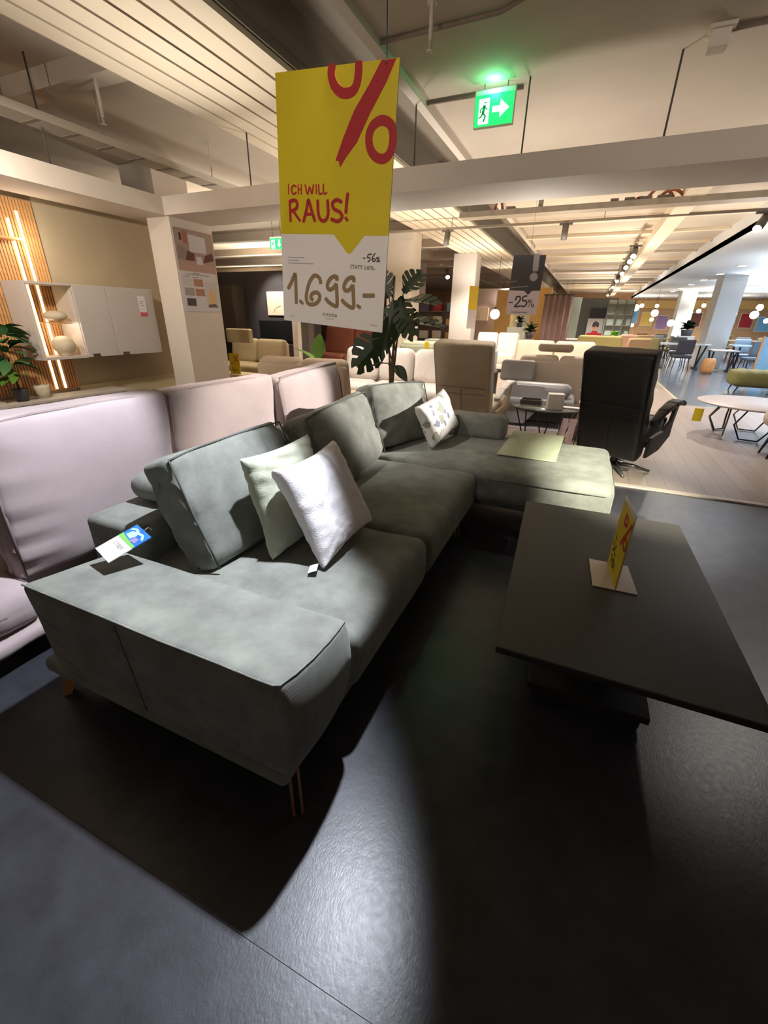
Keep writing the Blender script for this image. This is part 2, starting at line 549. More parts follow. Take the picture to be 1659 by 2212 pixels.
DARK = [[(-0.2095, 0.3658), (0.2162, 0.3694), (0.2024, -0.0586), (0.1028, -0.0597), (0.055, -0.1131), (-0.0044, -0.0609), (-0.2211, -0.0568)]]
MINUS25 = [[(-0.1903, -0.2104), (-0.1396, -0.2069)], [(-0.1041, -0.1821), (-0.0923, -0.139), (-0.0539, -0.1345), (-0.0396, -0.1678), (-0.059, -0.2085), (-0.1017, -0.2608), (-0.0251, -0.2542)], [(0.0459, -0.1265), (-0.0017, -0.1351), (-0.0048, -0.1848), (0.0357, -0.1842), (0.0566, -0.2204), (0.0298, -0.2588), (-0.0154, -0.2513)], [(0.1283, -0.1762), (0.0846, -0.2635)], [(0.0784, -0.1796), (0.095, -0.1753), (0.0993, -0.1995), (0.0827, -0.2038), (0.0784, -0.1796)], [(0.1271, -0.2329), (0.1478, -0.2272), (0.1533, -0.257), (0.1349, -0.26), (0.1271, -0.2329)]]
GREYTEXT = [[(-0.1943, 0.0481), (-0.1311, 0.0551)], [(-0.1902, -0.0235), (0.036, -0.0055)]]
BANGDOT = [[(0.0933, 0.1083), (0.1494, 0.1087)]]
PROMO = [[(-0.1418, -0.3331), (0.0799, -0.3363)]]

# ---------------------------------------------------------------- materials in use
FLOOR = floor_mat()
WOODF = plank_mat()
AISLE = M('grey_stone_aisle', (96, 104, 116), 0.18, 0.12, 3)
WHITE = M('white_plaster', (214, 202, 188), 0.75, 0.03, 3)
BEIGE = M('beige_wall_paint', (188, 170, 140), 0.8, 0.04, 4)
CEIL = M('ceiling_paint', (186, 172, 154), 0.85, 0.04, 2)
CEILC = M('ceiling_boards', (222, 206, 180), 0.7, 0.03, 2)
CEILD = M('ceiling_void', (120, 110, 96), 0.9, 0.06, 2)
COOLW = M('white_soffit', (214, 216, 216), 0.6)
PIPE = M('white_pipe', (200, 188, 172), 0.5)
ROD = M('dark_rod', (92, 86, 80), 0.5, metal=0.4)
GREYF = M('grey_green_corduroy', (124, 125, 118), 0.92, 0.26, 8, 0.3, 320, sheen=0.35, detail=6)
GREYR = M('grey_green_corduroy_ribs', (124, 125, 118), 0.92, 0.24, 8, 0.22, sheen=0.35, wave=('Y', 95), detail=6)
SEAM = M('dark_seam_thread', (84, 86, 82), 0.9)
BRASS = M('bronze_leg', (178, 124, 78), 0.35, metal=0.55)
OAKLEG = M('oak_leg', (196, 140, 84), 0.5, 0.12, 12)
PINK = M('pale_pink_fabric', (178, 161, 160), 0.9, 0.05, 6, 0.16, 420, sheen=0.25)
PINKS = M('pale_pink_piping', (152, 134, 132), 0.9)
PWHITE = M('white_jacquard', (232, 226, 228), 0.8, 0.02, 8, 0.25, 200, sheen=0.2)
PGREEN = M('sage_velvet', (170, 172, 152), 0.85, 0.05, 8, 0.25, 200, sheen=0.2)
MAT = M('pale_green_felt', (184, 192, 164), 0.95, 0.05, 14, 0.35, 240)
PAPER = M('white_paper', (226, 222, 222), 0.6)
YEL = M('yellow_card', (220, 194, 14), 0.55, 0.03, 8)
RED = M('red_print', (176, 32, 34), 0.6)
BRUSH = M('brown_brush_print', (150, 122, 84), 0.7)
BLACKP = M('black_print', (52, 48, 48), 0.6)
GREYP = M('grey_print', (150, 140, 138), 0.7)
TABLE = M('anthracite_table_top', (50, 47, 44), 0.55, 0.08, 30, 0.15, 300)
TABLED = M('anthracite_table_base', (44, 41, 40), 0.6)
ACRYL = M('frosted_acrylic', (206, 196, 192), 0.25)
BLEATH = M('black_leather', (15, 14, 14), 0.45, 0.1, 20, 0.25, 160)
STEEL = M('brushed_steel', (150, 148, 146), 0.3, metal=0.9)
DSTEEL = M('dark_steel', (58, 56, 55), 0.35, metal=0.8)
TAUPE = M('taupe_linen', (198, 182, 158), 0.9, 0.06, 9, 0.3, 240)
CREAM = M('cream_boucle', (222, 212, 204), 0.95, 0.04, 20, 0.6, 90, sheen=0.3)
SAND = M('sand_fabric', (196, 174, 148), 0.9, 0.04, 8, 0.3, 200)
SANDL = M('light_sand_leather', (212, 198, 180), 0.6, 0.03, 6)
GLEATH = M('grey_leather', (150, 148, 150), 0.42, 0.05, 9)
LGREY = M('light_grey_lacquer', (196, 186, 178), 0.55, 0.02, 4)
HANDLE = M('dark_handle', (84, 76, 70), 0.4, metal=0.5)
SLAT = M('oak_slat', (206, 154, 98), 0.6, 0.14, 9)
FELT = M('black_felt', (40, 34, 30), 0.95)
LED = M('warm_led_strip', (255, 226, 168), 0.5, emit=5.0)
LEAF = M('dark_green_leaf', (34, 54, 27), 0.42, 0.22, 8)
LEAFL = M('fresh_green_leaf', (86, 126, 44), 0.45, 0.2, 8)
LEAFY = M('spring_green_leaf', (132, 190, 50), 0.5, 0.2, 8)
STEM = M('brown_stem', (92, 72, 42), 0.7, 0.2, 12)
POTD = M('grey_pot', (72, 70, 74), 0.6)
CERAM = M('beige_ceramic', (208, 194, 166), 0.6, 0.04, 10)
GLASS = M('smoked_glass', (120, 124, 118), 0.06, spec=0.6, trans=0.55)
EXITG = M('exit_green', (20, 215, 92), 0.5, emit=1.6)
EXITW = M('exit_white', (190, 255, 214), 0.5, emit=1.6)
LAMPW = M('lamp_lens', (255, 246, 232), 0.5, emit=9.0)
LAMPH = M('grey_lamp_housing', (110, 104, 98), 0.5, metal=0.3)
OLIVE = M('olive_velvet', (112, 108, 62), 0.85, 0.1, 8, sheen=0.3)
DARKW = M('charcoal_wall_paint', (74, 68, 70), 0.85, 0.03, 3)
OCHRE = M('ochre_panel', (206, 164, 96), 0.7)
TAUPEW = M('taupe_wall_paint', (166, 148, 140), 0.85)
CURT = M('mauve_curtain', (140, 116, 112), 0.9, 0.1, 4)
TERRA = M('terracotta_fabric', (160, 98, 78), 0.9, 0.06, 8)
NAVY = M('navy_fabric', (52, 66, 92), 0.9, 0.06, 8)
GREYC = M('pale_grey_column', (196, 190, 186), 0.75)
WOODB = M('warm_brown_wall', (184, 146, 108), 0.8, 0.12, 2)
REDF = M('red_fabric', (150, 30, 38), 0.85)
SKIN = M('skin', (198, 150, 124), 0.6)
HAIR = M('dark_hair', (44, 34, 30), 0.7)
BLUEP = M('blue_print', (40, 110, 210), 0.5)
GREENP = M('green_print', (120, 186, 90), 0.5)
SKYP = M('pale_blue_print', (170, 214, 240), 0.5)
DAY = M('daylight_pane', (170, 212, 250), 0.5, emit=1.5)
RUG = M('lilac_rug', (176, 166, 172), 0.95, 0.06, 12, 0.3, 200)
CORK = M('rust_hose', (168, 92, 60), 0.6)

# ---------------------------------------------------------------- the setting
fl = struct('floor', MB().box(-24, 14, -6, 34, -0.06, -0.006), FLOOR)
for y0, y1 in ((-6, 0.3345), (0.3357, 4.165)):
    obj('floor_slab', MB().box(-12, 14, y0, y1, -0.0055, 0), FLOOR, fl)
struct('floor', MB().box(-12, 14, 4.225, 9.30, -0.0055, 0.001).box(-24, 1.78, 9.30, 34, -0.0055, 0.001), WOODF)
struct('floor', MB().box(1.83, 14, 9.345, 34, -0.0055, 0.0005), AISLE)
struct('trim_1', MB().box(-4.6, 8, 4.165, 4.225, -0.005, 0.012), M('pale_threshold', (206, 192, 178), 0.4))
struct('trim_2', MB().box(1.78, 1.83, 9.30, 34, -0.005, 0.003).box(1.83, 14, 9.30, 9.345, -0.005, 0.003), M('pale_floor_edge', (196, 178, 140), 0.4))

# ceilings: left bay, boarded strip, dark void, right bay, soffit over the aisle
struct('ceiling', MB().box(-24, -3.55, -6, 34, 3.20, 3.3).box(-3.57, -3.55, -6, 34, 2.97, 3.2), CEIL)
cb = struct('ceiling', MB().box(-3.56, -2.30, -6, 34, 3.06, 3.16), CEILD)
nb = 7
bw = 1.24 / nb
for k in range(nb):
    x0 = -3.55 + k * bw
    bo = obj('ceiling_board', MB().box(x0, x0 + bw - 0.026, -1, 34, 2.965, 3.0), CEILC, cb)
struct('ceiling', MB().box(-2.31, -1.60, -6, 34, 3.34, 3.44).box(-2.33, -2.31, -6, 34, 3.0, 3.44).box(-1.62, -1.60, -6, 34, 3.0, 3.44), CEILD)
struct('ceiling', MB().box(-1.60, 14, -6, 34, 3.0, 3.1), CEIL)
struct('ceiling', MB().box(2.06, 14, 8.0, 34, 2.72, 2.80).box(2.06, 2.10, 8.0, 34, 2.72, 3.0), COOLW)
struct('trim_3', MB().box(-1.66, -1.585, -1, 34, 2.955, 3.02), PIPE)
struct('trim_4', MB().box(0.78, 1.02, 6.6, 34, 2.80, 3.0), CEILC)
rb = MB()
for k in range(14):
    rb.box(-1.58, 0.77, 9.6 + k * 1.5, 9.72 + k * 1.5, 2.94, 3.0)
    rb.box(1.03, 2.05, 9.6 + k * 1.5, 9.70 + k * 1.5, 2.95, 3.0)
struct('trim_5', rb, CEILC)

# display frame: long flat beams carried by a column at the corner
struct('ceiling_beam', MB().box(-4.33, 9, 4.0, 4.63, 2.30, 2.465), WHITE)
struct('ceiling_beam', MB().box(-4.86, -4.33, -3, 4.63, 2.30, 2.465), WHITE)
struct('column', MB().box(-4.66, -4.33, 4.05, 4.66, 0, 2.30), WHITE)
struct('wall_left', MB().box(-5.30, -5.12, -3, 4.7, 0, 2.55), BEIGE)
struct('baseboard_left', MB().box(-5.12, -5.10, 3.13, 4.7, 0, 0.60), M('pale_wall_panel', (206, 190, 150), 0.8))

# ---------------------------------------------------------------- grey corner sofa
SOFA = empty('corner_sofa', (-1.05, 2.1, 0), 'long grey-green corduroy corner sofa with chaise at far end, under the large yellow price sign', 'sofa')


def arm_fn(x, y, z):
    # top falls towards the seat, the outer face leans in to the foot, the front end is gently rounded
    z2 = z - 0.045 * (y + .165) / .33 * max(0, z) / .18
    y2 = y + 0.016 * (1 - (z + .18) / .36) * (1 if y < 0 else 0) - .006 * math.cos(x * 2.4) * (1 if y < 0 else 0)
    k = max(0, min(1, (x - .30) / .205))
    x2 = x + k * k * (.028 * (1 - ((z - .02) / .18) ** 2) + .016 * (1 - (y / .165) ** 2) - .035)
    p = (x2, y2, z2)
    return (x2, y2 + wr(p, .003, (5, 5, 7), 1), z2 + wr(p, .003, (5, 5, 5), 2))


obj('base_frame', MB().soft((-1.0625, 2.12, 0.181), (1.055, 3.07, 0.058), 0.02, (8, 12, 2)).soft((-0.30, 3.22, 0.181), (1.10, 0.80, 0.058), 0.02, (8, 6, 2)), GREYF, SOFA, True)
ac = Vector((-0.985, 0.735, 0.392))
ar = obj('armrest', MB().soft(ac, (1.01, 0.33, 0.36), 0.022, (20, 8, 9), arm_fn), GREYR, SOFA, True)


def on_arm(x, y, z):
    return ac + Vector(arm_fn(x, y, z))


pp = [on_arm(-.503 + .002 * 0, -.159, .174)] + [on_arm(x, -.160, .1755) for x in (-.48, -.3, -.1, .1, .3, .42, .485)] + [on_arm(.499, -.15, .174)] + [on_arm(.5005, y, .174) for y in (-.10, -.03, .05, .11, .158)]
obj('piping', MB().tube(pp, .0032, 6), GREYF, SOFA, True)
pp = [on_arm(.499, -.160, z) for z in (.165, .10, .03, -.05, -.12, -.17)]
obj('seam', MB().tube([on_arm(-.07 + .03 * (.17 - z), -.1655, z) for z in (.165, .10, .03, -.05, -.12, -.17)], .0022, 6), SEAM, SOFA, True)
# far low arm along the back of the chaise
obj('armrest', MB().soft((-0.83, 3.60, 0.535), (0.72, 0.22, 0.20), 0.055, (10, 5, 5), lambda x, y, z: (x, y, z + wr((x, y, z), .006, (5, 5, 5), 4))), GREYF, SOFA, True)


def seat_fn(seed, half, pull=0.0):
    def f(x, y, z):
        e = max(0, 1 - (abs(y) / half) ** 6)
        top = max(0, z / .12)
        crown = 0.014 * top * e * (1 - (x / .5) ** 2)
        fx = x + (0.012 * math.cos(z * 11) if x > .3 else 0)
        g = (x, y, z)
        crease = -abs(wr(g, .018, (5.5, 5.5, 3), seed)) * max(0, min(1, (x - .05) / .25)) * top
        return (fx, y + wr(g, .004, (7, 7, 7), seed), z + crown + crease + wr(g, .005, (4, 4, 4), seed + 1))
    return f


obj('seat_cushion', MB().soft((-0.985, 1.285, 0.325), (0.97, 0.75, 0.235), 0.045, (16, 14, 6), seat_fn(5, .375)), GREYF, SOFA, True)
obj('seat_cushion', MB().soft((-0.985, 2.165, 0.327), (0.97, 0.985, 0.235), 0.045, (16, 16, 6), seat_fn(8, .49)), GREYF, SOFA, True)


def chaise_fn(x, y, z):
    g = (x, y, z)
    t = max(0, z / .11)
    k = 1.0
    if x > .6 and y < -.3:
        q = max(0, (x - .78)) * 0.5
        k = 1
    return (x + wr(g, .006, (5, 5, 5), 11), y + wr(g, .005, (5, 5, 5), 12), z + 0.012 * t * (1 - (y / .53) ** 4) + wr(g, .006, (3.5, 3.5, 3.5), 13))


obj('chaise_cushion', MB().soft((-0.575, 3.195, 0.338), (1.80, 1.04, 0.215), 0.055, (24, 14, 6), chaise_fn), GREYF, SOFA, True)
obj('piping', MB().tube([(-.50, 2.672, .402), (-.2, 2.668, .404), (.1, 2.668, .404), (.27, 2.675, .402), (.318, 2.72, .402), (.328, 2.9, .403), (.328, 3.4, .403)], .003, 6), SEAM, SOFA, True)
obj('backrest', MB().soft((-1.59, 2.30, 0.39), (0.30, 2.72, 0.42), 0.03, (4, 16, 6)), GREYF, SOFA, True)
obj('headrest', MB().soft((-1.585, 1.815, 0.665), (0.24, 1.39, 0.125), 0.06, (4, 14, 4), lambda x, y, z: (x, y, z + wr((x, y, z), .01, (4, 4, 4), 21))), GREYF, SOFA, True)
obj('headrest', MB().soft((-1.585, 3.06, 0.675), (0.24, 1.06, 0.14), 0.065, (4, 10, 4)), GREYF, SOFA, True)


def back_fn(seed, hw):
    def f(x, y, z):
        g = (x, y, z)
        e = (1 - (abs(y) / hw) ** 3) * (1 - (abs(z) / .235) ** 4)
        s = 1 if x > 0 else -1
        edge = max(0, abs(y) / hw - .62) / .38
        pinch = -0.034 * edge * max(0, noise.noise(Vector((y * 2, z * 16 + seed, seed)))) * (2 if x > 0 else 1)
        return (x + s * ((.040 if s > 0 else .02) * e + wr(g, .010, (6, 6, 9), seed)) + s * pinch, y + wr(g, .008, (5, 5, 11), seed + 2), z + wr(g, .008, (6, 6, 6), seed + 4))
    return f


def lean(deg, yaw=0, roll=0):
    return Matrix.Rotation(R(yaw), 3, 'Z') @ Matrix.Rotation(R(-deg), 3, 'Y') @ Matrix.Rotation(R(roll), 3, 'X')


for (c, w, dg, yw, rl, sd) in (((-1.275, 1.345, .655), .70, 21, 2, 0, 31), ((-1.270, 2.235, .655), .83, 20, 3, 2, 37), ((-1.255, 3.10, .668), .70, 17, -14, -3, 43)):
    m = lean(dg, yw, rl)
    bc = obj('back_cushion', MB().soft(c, (.155, w, .46), .034, (6, 20, 16), back_fn(sd, w / 2), rot=m), GREYF, SOFA, True)
    rim = [(.079, a * (w / 2 - .012), b * .222) for a, b in ((-1, -1), (-1, -.5), (-1.01, 0), (-1, .5), (-.99, .96), (-.6, 1.0), (0, 1.01), (.6, 1.0), (.99, .96), (1, .5), (1.01, 0), (1, -.5), (1, -1))]
    obj('piping', MB().tube([m @ Vector(p) + Vector(c) for p in rim], .004, 6), SEAM, bc, True)


def sofa_leg(x, y, ang):
    mb = MB()
    d = Vector((math.cos(ang), math.sin(ang), 0))
    n = Vector((-d.y, d.x, 0))
    for s in (-1, 1):
        o = Vector((x, y, 0)) + n * (s * .0125 - .0045)
        mb.prism([(.022, 0), (.050, 0), (.018, .158), (-.055, .158)], o, d, Vector((0, 0, 1)), -.009)
    return mb


for (x, y, a) in ((-.560, .655, -48), (-1.575, .655, 228), (-.60, 2.60, -45), (.17, 3.02, -45), (.17, 3.5, 45), (-1.575, 3.5, 135)):
    bevel(obj('leg', sofa_leg(x, y, R(a)), OAKLEG if x < -1 else BRASS, SOFA), .002)

# ---------------------------------------------------------------- things lying on the sofa
def stars(x, z):
    s = 0
    for cx, cz, q in ((-.07, .075, .0036), (.10, .0, .0032), (-.10, -.10, .0030), (.03, -.14, .0028), (.13, .14, .0024)):
        r2 = (x - cx) ** 2 + (z - cz) ** 2
        s += q * math.cos(15 * math.atan2(z - cz, x - cx) + cx * 20) * math.exp(-r2 / .0055) * min(1, r2 / .0004)
    return s


pl = obj('throw_pillow', pillow_mb(.465, .42, .13, 51, ear=.10, rot=Matrix.Rotation(R(92), 3, 'Z') @ Matrix.Rotation(R(28), 3, 'X').inverted(), c=(0, 0, 0), wrinkle=.005,
         n=46, pleat=stars), PWHITE, None, True)
pl.location = (-.874, 1.424, .651)
tag(pl, 'white throw pillow with star-shaped puckers, standing on the seat in front of the sage pillow', 'pillow')
OFF[pl.name] = Vector(pl.location)
obj('care_tag', MB().prism([(0, 0), (.055, 0), (.055, .035), (0, .035)], (-.825, 1.19, .466), Vector((.35, -.80, .02)).normalized(), Vector((.86, .40, .30)).normalized(), .0012), PAPER, pl)
pg = obj('throw_pillow', pillow_mb(.43, .415, .10, 61, n=36, ear=.07, rot=Matrix.Rotation(R(88), 3, 'Z') @ Matrix.Rotation(R(15), 3, 'X').inverted(), wrinkle=.007,
         pleat=lambda x, z: (-.0045 * math.exp(-((((z * 20 + x * 5 + .5) % 1) - .5) / .13) ** 2) * min(1, max(0, z - .03) / .06))), PGREEN, None, True)
pg.location = (-1.030, 1.380, .667)
tag(pg, 'sage green velvet pillow with pleated top, half hidden behind the white pillow', 'pillow')


def floral_mat():
    m = M('floral_cotton', (214, 210, 206), 0.8, 0.02, 8, 0.2, 200)
    nt = m.node_tree
    b = nt.nodes['Principled BSDF']
    for l in list(b.inputs['Base Color'].links):
        nt.links.remove(l)
    tc = [n for n in nt.nodes if n.type == 'TEX_COORD'][0]
    prev = None
    base = lin((216, 212, 208))
    for sc, thr, col, off in ((7.5, .30, (146, 148, 132), 0), (9.5, .25, (120, 124, 142), 3.3), (8.2, .20, (198, 172, 168), 7.1), (13, .16, (170, 172, 180), 1.7)):
        v = nt.nodes.new('ShaderNodeTexVoronoi')
        v.inputs['Scale'].default_value = sc
        mp = nt.nodes.new('ShaderNodeMapping')
        mp.inputs['Location'].default_value = (off, off * .7, off * .3)
        nz = nt.nodes.new('ShaderNodeTexNoise')
        nz.inputs['Scale'].default_value = 9
        ad = nt.nodes.new('ShaderNodeVectorMath')
        ad.operation = 'MULTIPLY_ADD'
        ad.inputs[1].default_value = (.12, .12, .12)
        nt.links.new(tc.outputs['Object'], nz.inputs['Vector'])
        nt.links.new(nz.outputs['Color'], ad.inputs[0])
        nt.links.new(tc.outputs['Object'], ad.inputs[2])
        nt.links.new(ad.outputs[0], mp.inputs['Vector'])
        nt.links.new(mp.outputs['Vector'], v.inputs['Vector'])
        lt = nt.nodes.new('ShaderNodeMath')
        lt.operation = 'LESS_THAN'
        lt.inputs[1].default_value = thr
        nt.links.new(v.outputs['Distance'], lt.inputs[0])
        mx = nt.nodes.new('ShaderNodeMix')
        mx.data_type = 'RGBA'
        nt.links.new(lt.outputs[0], mx.inputs['Factor'])
        if prev is None:
            mx.inputs['A'].default_value = (*base, 1)
        else:
            nt.links.new(prev, mx.inputs['A'])
        mx.inputs['B'].default_value = (*lin(col), 1)
        prev = mx.outputs['Result']
    nt.links.new(prev, b.inputs['Base Color'])
    return m


pf = obj('throw_pillow', pillow_mb(.50, .33, .13, 71, ear=.09, rot=Matrix.Rotation(R(80), 3, 'Z') @ Matrix.Rotation(R(24), 3, 'X').inverted() @ Matrix.Rotation(R(9), 3, 'Y').inverted(), wrinkle=.006), floral_mat(), None, True)
pf.location = (-.945, 3.19, .655)
tag(pf, 'small white cushion printed with grey-green flowers, propped at the far corner of the sofa', 'pillow')
fm = MB()
fm.soft((-.238, 3.455, .4665), (.41, .80, .008), .004, (10, 14, 2), lambda x, y, z: (x * (1 + .03 * y) + .015 * y, y, z + .0015 * math.sin(9 * x) * math.cos(7 * y)))
solo('felt_mat', fm, MAT, 'pale green felt square lying flat on the chaise end of the grey sofa', 'mat', smooth=True)

# swing tag on the near arm
TA, TB, TD = (-1.419, .776, .6105), (-1.312, .744, .5985), (-1.392, .908, .6495)
tx, ty = rect_frame(TA, TB, TD)
ty = (ty - tx * ty.dot(tx)).normalized()
TG = empty('swing_tag', (-1.37, .80, .583), 'white swing tag with blue and green picture top lying on the near sofa arm', 'tag')
o0 = Vector(TA)
obj('card', MB().prism([(0, 0), (.112, 0), (.112, .080), (0, .080)], o0, tx, ty, -.003), PAPER, TG)
obj('picture_print', MB().prism([(0, .080), (.112, .080), (.112, .150), (0, .150)], o0, tx, ty, -.003), M('blue_sky_print', (34, 110, 214), .5, .3, 26), TG)
nrm = tx.cross(ty).normalized()
gp = MB()
gp.prism([(0, .080), (.112, .080), (.112, .090), (.05, .093), (0, .099)], o0 + nrm * .0003, tx, ty, .0004, 0)
gp.prism([(.018, .101), (.055, .098), (.064, .120), (.05, .130), (.025, .124)], o0 + nrm * .0006, tx, ty, .0004, 1)
gp.prism([(.062, .093), (.095, .096), (.09, .116), (.066, .114)], o0 + nrm * .0009, tx, ty, .0004, 2)
gp.stroke([(.01, .126), (.03, .136), (.055, .130), (.08, .133), (.10, .121)], .009, o0 + nrm * .0006, tx, ty, .0004, 1)
obj('picture_print', gp, [GREENP, SKYP, M('mauve_print', (150, 130, 180), .5)], TG)
obj('lettering', text_mb('CYBER', .022, o0 + tx * .056 + ty * .050 + nrm * .0004, tx, ty), GREYP, TG)
obj('cord', MB().tube([o0 + tx * .056 + ty * .147, o0 + tx * .058 + ty * .165 + Vector((0, 0, .004)), (-1.36, .955, .612)], .0014, 5), GREYP, TG)

# ---------------------------------------------------------------- coffee table
CT = empty('coffee_table', (.255, 1.77, 0), 'low anthracite coffee table with wide flat top and recessed plinth, right of the sofa', 'coffee table')
top = obj('table_top', MB().prism([(-.088, 1.118), (.640, 1.118), (.612, 2.43), (-.152, 2.418)], (0, 0, .378), (1, 0, 0), (0, 1, 0), .024), TABLE, CT)
bevel(top, .004)
bevel(obj('plinth_shelf', MB().box(.03, .45, 1.36, 2.05, .045, .075), TABLED, CT), .004)
bevel(obj('pedestal', MB().box(.20, .26, 1.42, 2.0, .075, .378), TABLED, CT), .004)
bevel(obj('pedestal', MB().box(.06, .42, 1.70, 1.76, .075, .378), TABLED, CT), .004)
bevel(obj('foot_plate', MB().box(.05, .43, 1.38, 2.03, 0, .045), TABLED, CT), .003)

TS = empty('table_sign', (.27, 1.735, .403), 'yellow price card in clear L-shaped stand on the coffee table', 'price sign')
bs = obj('stand_base', MB().prism([(.196, 1.623), (.354, 1.628), (.334, 1.846), (.182, 1.844)], (0, 0, .403), (1, 0, 0), (0, 1, 0), .004), ACRYL, TS)
bevel(bs, .0015)
sx = (Vector((.276, 1.629, 0)) - Vector((.257, 1.84, 0))).normalized()
so = Vector((.257, 1.84, .407))
obj('price_card', MB().prism([(0, 0), (.212, 0), (.212, .29), (0, .29)], so, sx, (0, 0, 1), .002), YEL, TS)
obj('stand_back', MB().prism([(0, 0), (.214, 0), (.214, .315), (0, .315)], so - sx.cross(Vector((0, 0, 1))) * .0034, sx, (0, 0, 1), .003), ACRYL, TS)
sn = sx.cross(Vector((0, 0, 1))).normalized()
lp = MB()
for L, w in (([(.10, .268), (.135, .262), (.14, .24), (.10, .236), (.10, .268)], .014), ([(.205, .27), (.12, .155)], .022), ([(.165, .20), (.2, .195), (.2, .165), (.165, .17), (.165, .2)], .014)):
    lp.stroke(L, w, so + sn * .0022, sx, (0, 0, 1), .0008)
obj('percent_print', lp, RED, TS)
lp = MB()
for L in ([(.03, .145), (.06, .14)], [(.03, .12), (.05, .09), (.03, .085)], [(.07, .12), (.07, .085), (.095, .085)], [(.03, .06), (.06, .055), (.05, .035)], [(.08, .062), (.10, .06), (.1, .035), (.08, .035), (.08, .06)], [(.12, .062), (.12, .03)]):
    lp.stroke(L, .008, so + sn * .0022, sx, (0, 0, 1), .0008)
obj('price_print', lp, BLACKP, TS)

# ---------------------------------------------------------------- hanging price sign
SA, SB, SD = (-1.075, 1.483, 1.336), (-.656, 1.468, 1.302), (-1.020, 1.454, 2.026)
ux, uy = rect_frame(SA, SB, SD)
uy = (uy - ux * uy.dot(ux)).normalized()
un = ux.cross(uy).normalized()
sc_ = Vector((-.838, 1.461, 1.664))
HS = empty('hanging_sign', sc_ - uy * .346, 'large yellow and white hanging price sign with red percent mark over the sofa', 'sign')
obj('sign_board', MB().prism([(-.21, -.346), (.21, -.346), (.21, .346), (-.21, .346)], sc_, ux, uy, -.003), M('sign_paper', (244, 234, 224), .6), HS)
obj('yellow_panel', MB().prism([(-.21, -.068), (.0069, -.0635), (.0632, -.1166), (.0745, -.1161), (.124, -.0637), (.21, -.0608), (.21, .346), (-.21, .346)], sc_, ux, uy, .0008), YEL, HS)
oo = sc_ + un * .001
s1 = MB()
for L in PCT_BIG:
    s1.stroke([(min(a, .208), min(b, .345)) for a, b in L], .0245, oo, ux, uy)
s1.prism([(a, min(b, .345)) for a, b in SLASH[0]], oo, ux, uy, .0008)
obj('percent_print', s1, RED, HS)
s2 = MB()
for L in ICH:
    s2.stroke(L, .0055, oo, ux, uy)
for L in RAUS:
    s2.stroke(L, .0108, oo, ux, uy)
obj('slogan_print', s2, RED, HS)
oo = sc_ + un * .0003
s3 = MB()
for L in PRICE:
    s3.stroke(L, .0135, oo, ux, uy)
obj('price_print', s3, BRUSH, HS)
s4 = MB()
for L in PCT_SMALL:
    s4.stroke(L, .0032, oo, ux, uy)
obj('discount_print', s4, BLACKP, HS)
obj('old_price_print', text_mb('STATT 3.878.-', .0165, oo + ux * .123 + uy * -.159, ux, uy), BLACKP, HS)
obj('name_print', text_mb('ECKSOFA', .0145, oo + ux * -.004 + uy * -.315, ux, uy), BLACKP, HS)
for L, w in (([(-.182, -.138), (-.112, -.1365)], .003), ([(-.182, -.147), (-.135, -.146)], .003), ([(-.182, -.156), (-.074, -.153)], .003), ([(-.021, -.3235), (.012, -.322)], .003), ([(-.183, -.330), (-.162, -.329)], .0025), ([(.161, -.3255), (.1915, -.327)], .0025)):
    obj('small_print', MB().stroke(L, w, oo, ux, uy, .0005), M('pale_grey_print', (178, 168, 162), .7), HS)
hk = sc_ + ux * .170 + uy * .352
obj('hook', MB().tube([sc_ + ux * .170 + uy * .335 + un * .002, hk + un * .002, hk], .002, 6), STEEL, HS, True)
obj('wire', MB().tube([hk, (hk.x - .01, hk.y, 3.0)], .0022, 6), STEEL, HS, True)

# ---------------------------------------------------------------- pink sofa behind
PK = empty('pink_sofa', (-2.25, 2.0, 0), 'pale pink sofa with tall piped back panels, back to back with the grey sofa', 'sofa')


def pk_fn(seed, hy, hz, amp=.012):
    def f(x, y, z):
        g = (x, y, z)
        s = 1 if x > 0 else -1
        e = max(0, abs(y) / hy - .45) / .55
        low = max(0, -z / hz)
        cr = -abs(math.sin(z * 26 + wr(g, 2.2, (3, 3, 3), seed))) * amp * e * (0.25 + low) * (1 if y < 0 else .5)
        bul = .035 * (1 - (abs(y) / hy) ** 4) * (1 - (abs(z) / hz) ** 4)
        return (x + s * (bul + cr) + wr(g, .008, (4, 4, 4), seed), y + wr(g, .012, (3, 3, 9), seed + 1), z + wr(g, .008, (3, 3, 3), seed + 2))
    return f


for (c, w, hgt, sd, dg) in (((-1.955, 1.145, .675), .80, .66, 81, 4), ((-1.955, 1.985, .675), .86, .64, 85, 2)):
    m = lean(-dg)
    bp = obj('back_panel', MB().soft(c, (.15, w, hgt), .03, (6, 24, 22), pk_fn(sd, w / 2, hgt / 2, .034 if sd == 81 else .012), rot=m), PINK, PK, True)
    rim = [(.068, -w / 2 + .014, -hgt / 2 + .02), (.066, -w / 2 + .012, 0), (.062, -w / 2 + .016, hgt / 2 - .02), (.060, -w / 4, hgt / 2 - .004), (.060, 0, hgt / 2 - .003), (.060, w / 4, hgt / 2 - .004), (.062, w / 2 - .016, hgt / 2 - .02), (.066, w / 2 - .012, 0), (.068, w / 2 - .014, -hgt / 2 + .02)]
    obj('piping', MB().tube([m @ Vector(p) + Vector(c) for p in rim], .0065, 6), PINKS, bp, True)
m = lean(6, 4, 2)
c3 = (-1.96, 2.90, .735)
bp = obj('back_cushion', MB().soft(c3, (.20, .98, .50), .05, (6, 20, 14), pk_fn(88, .49, .25), rot=m), PINK, PK, True)
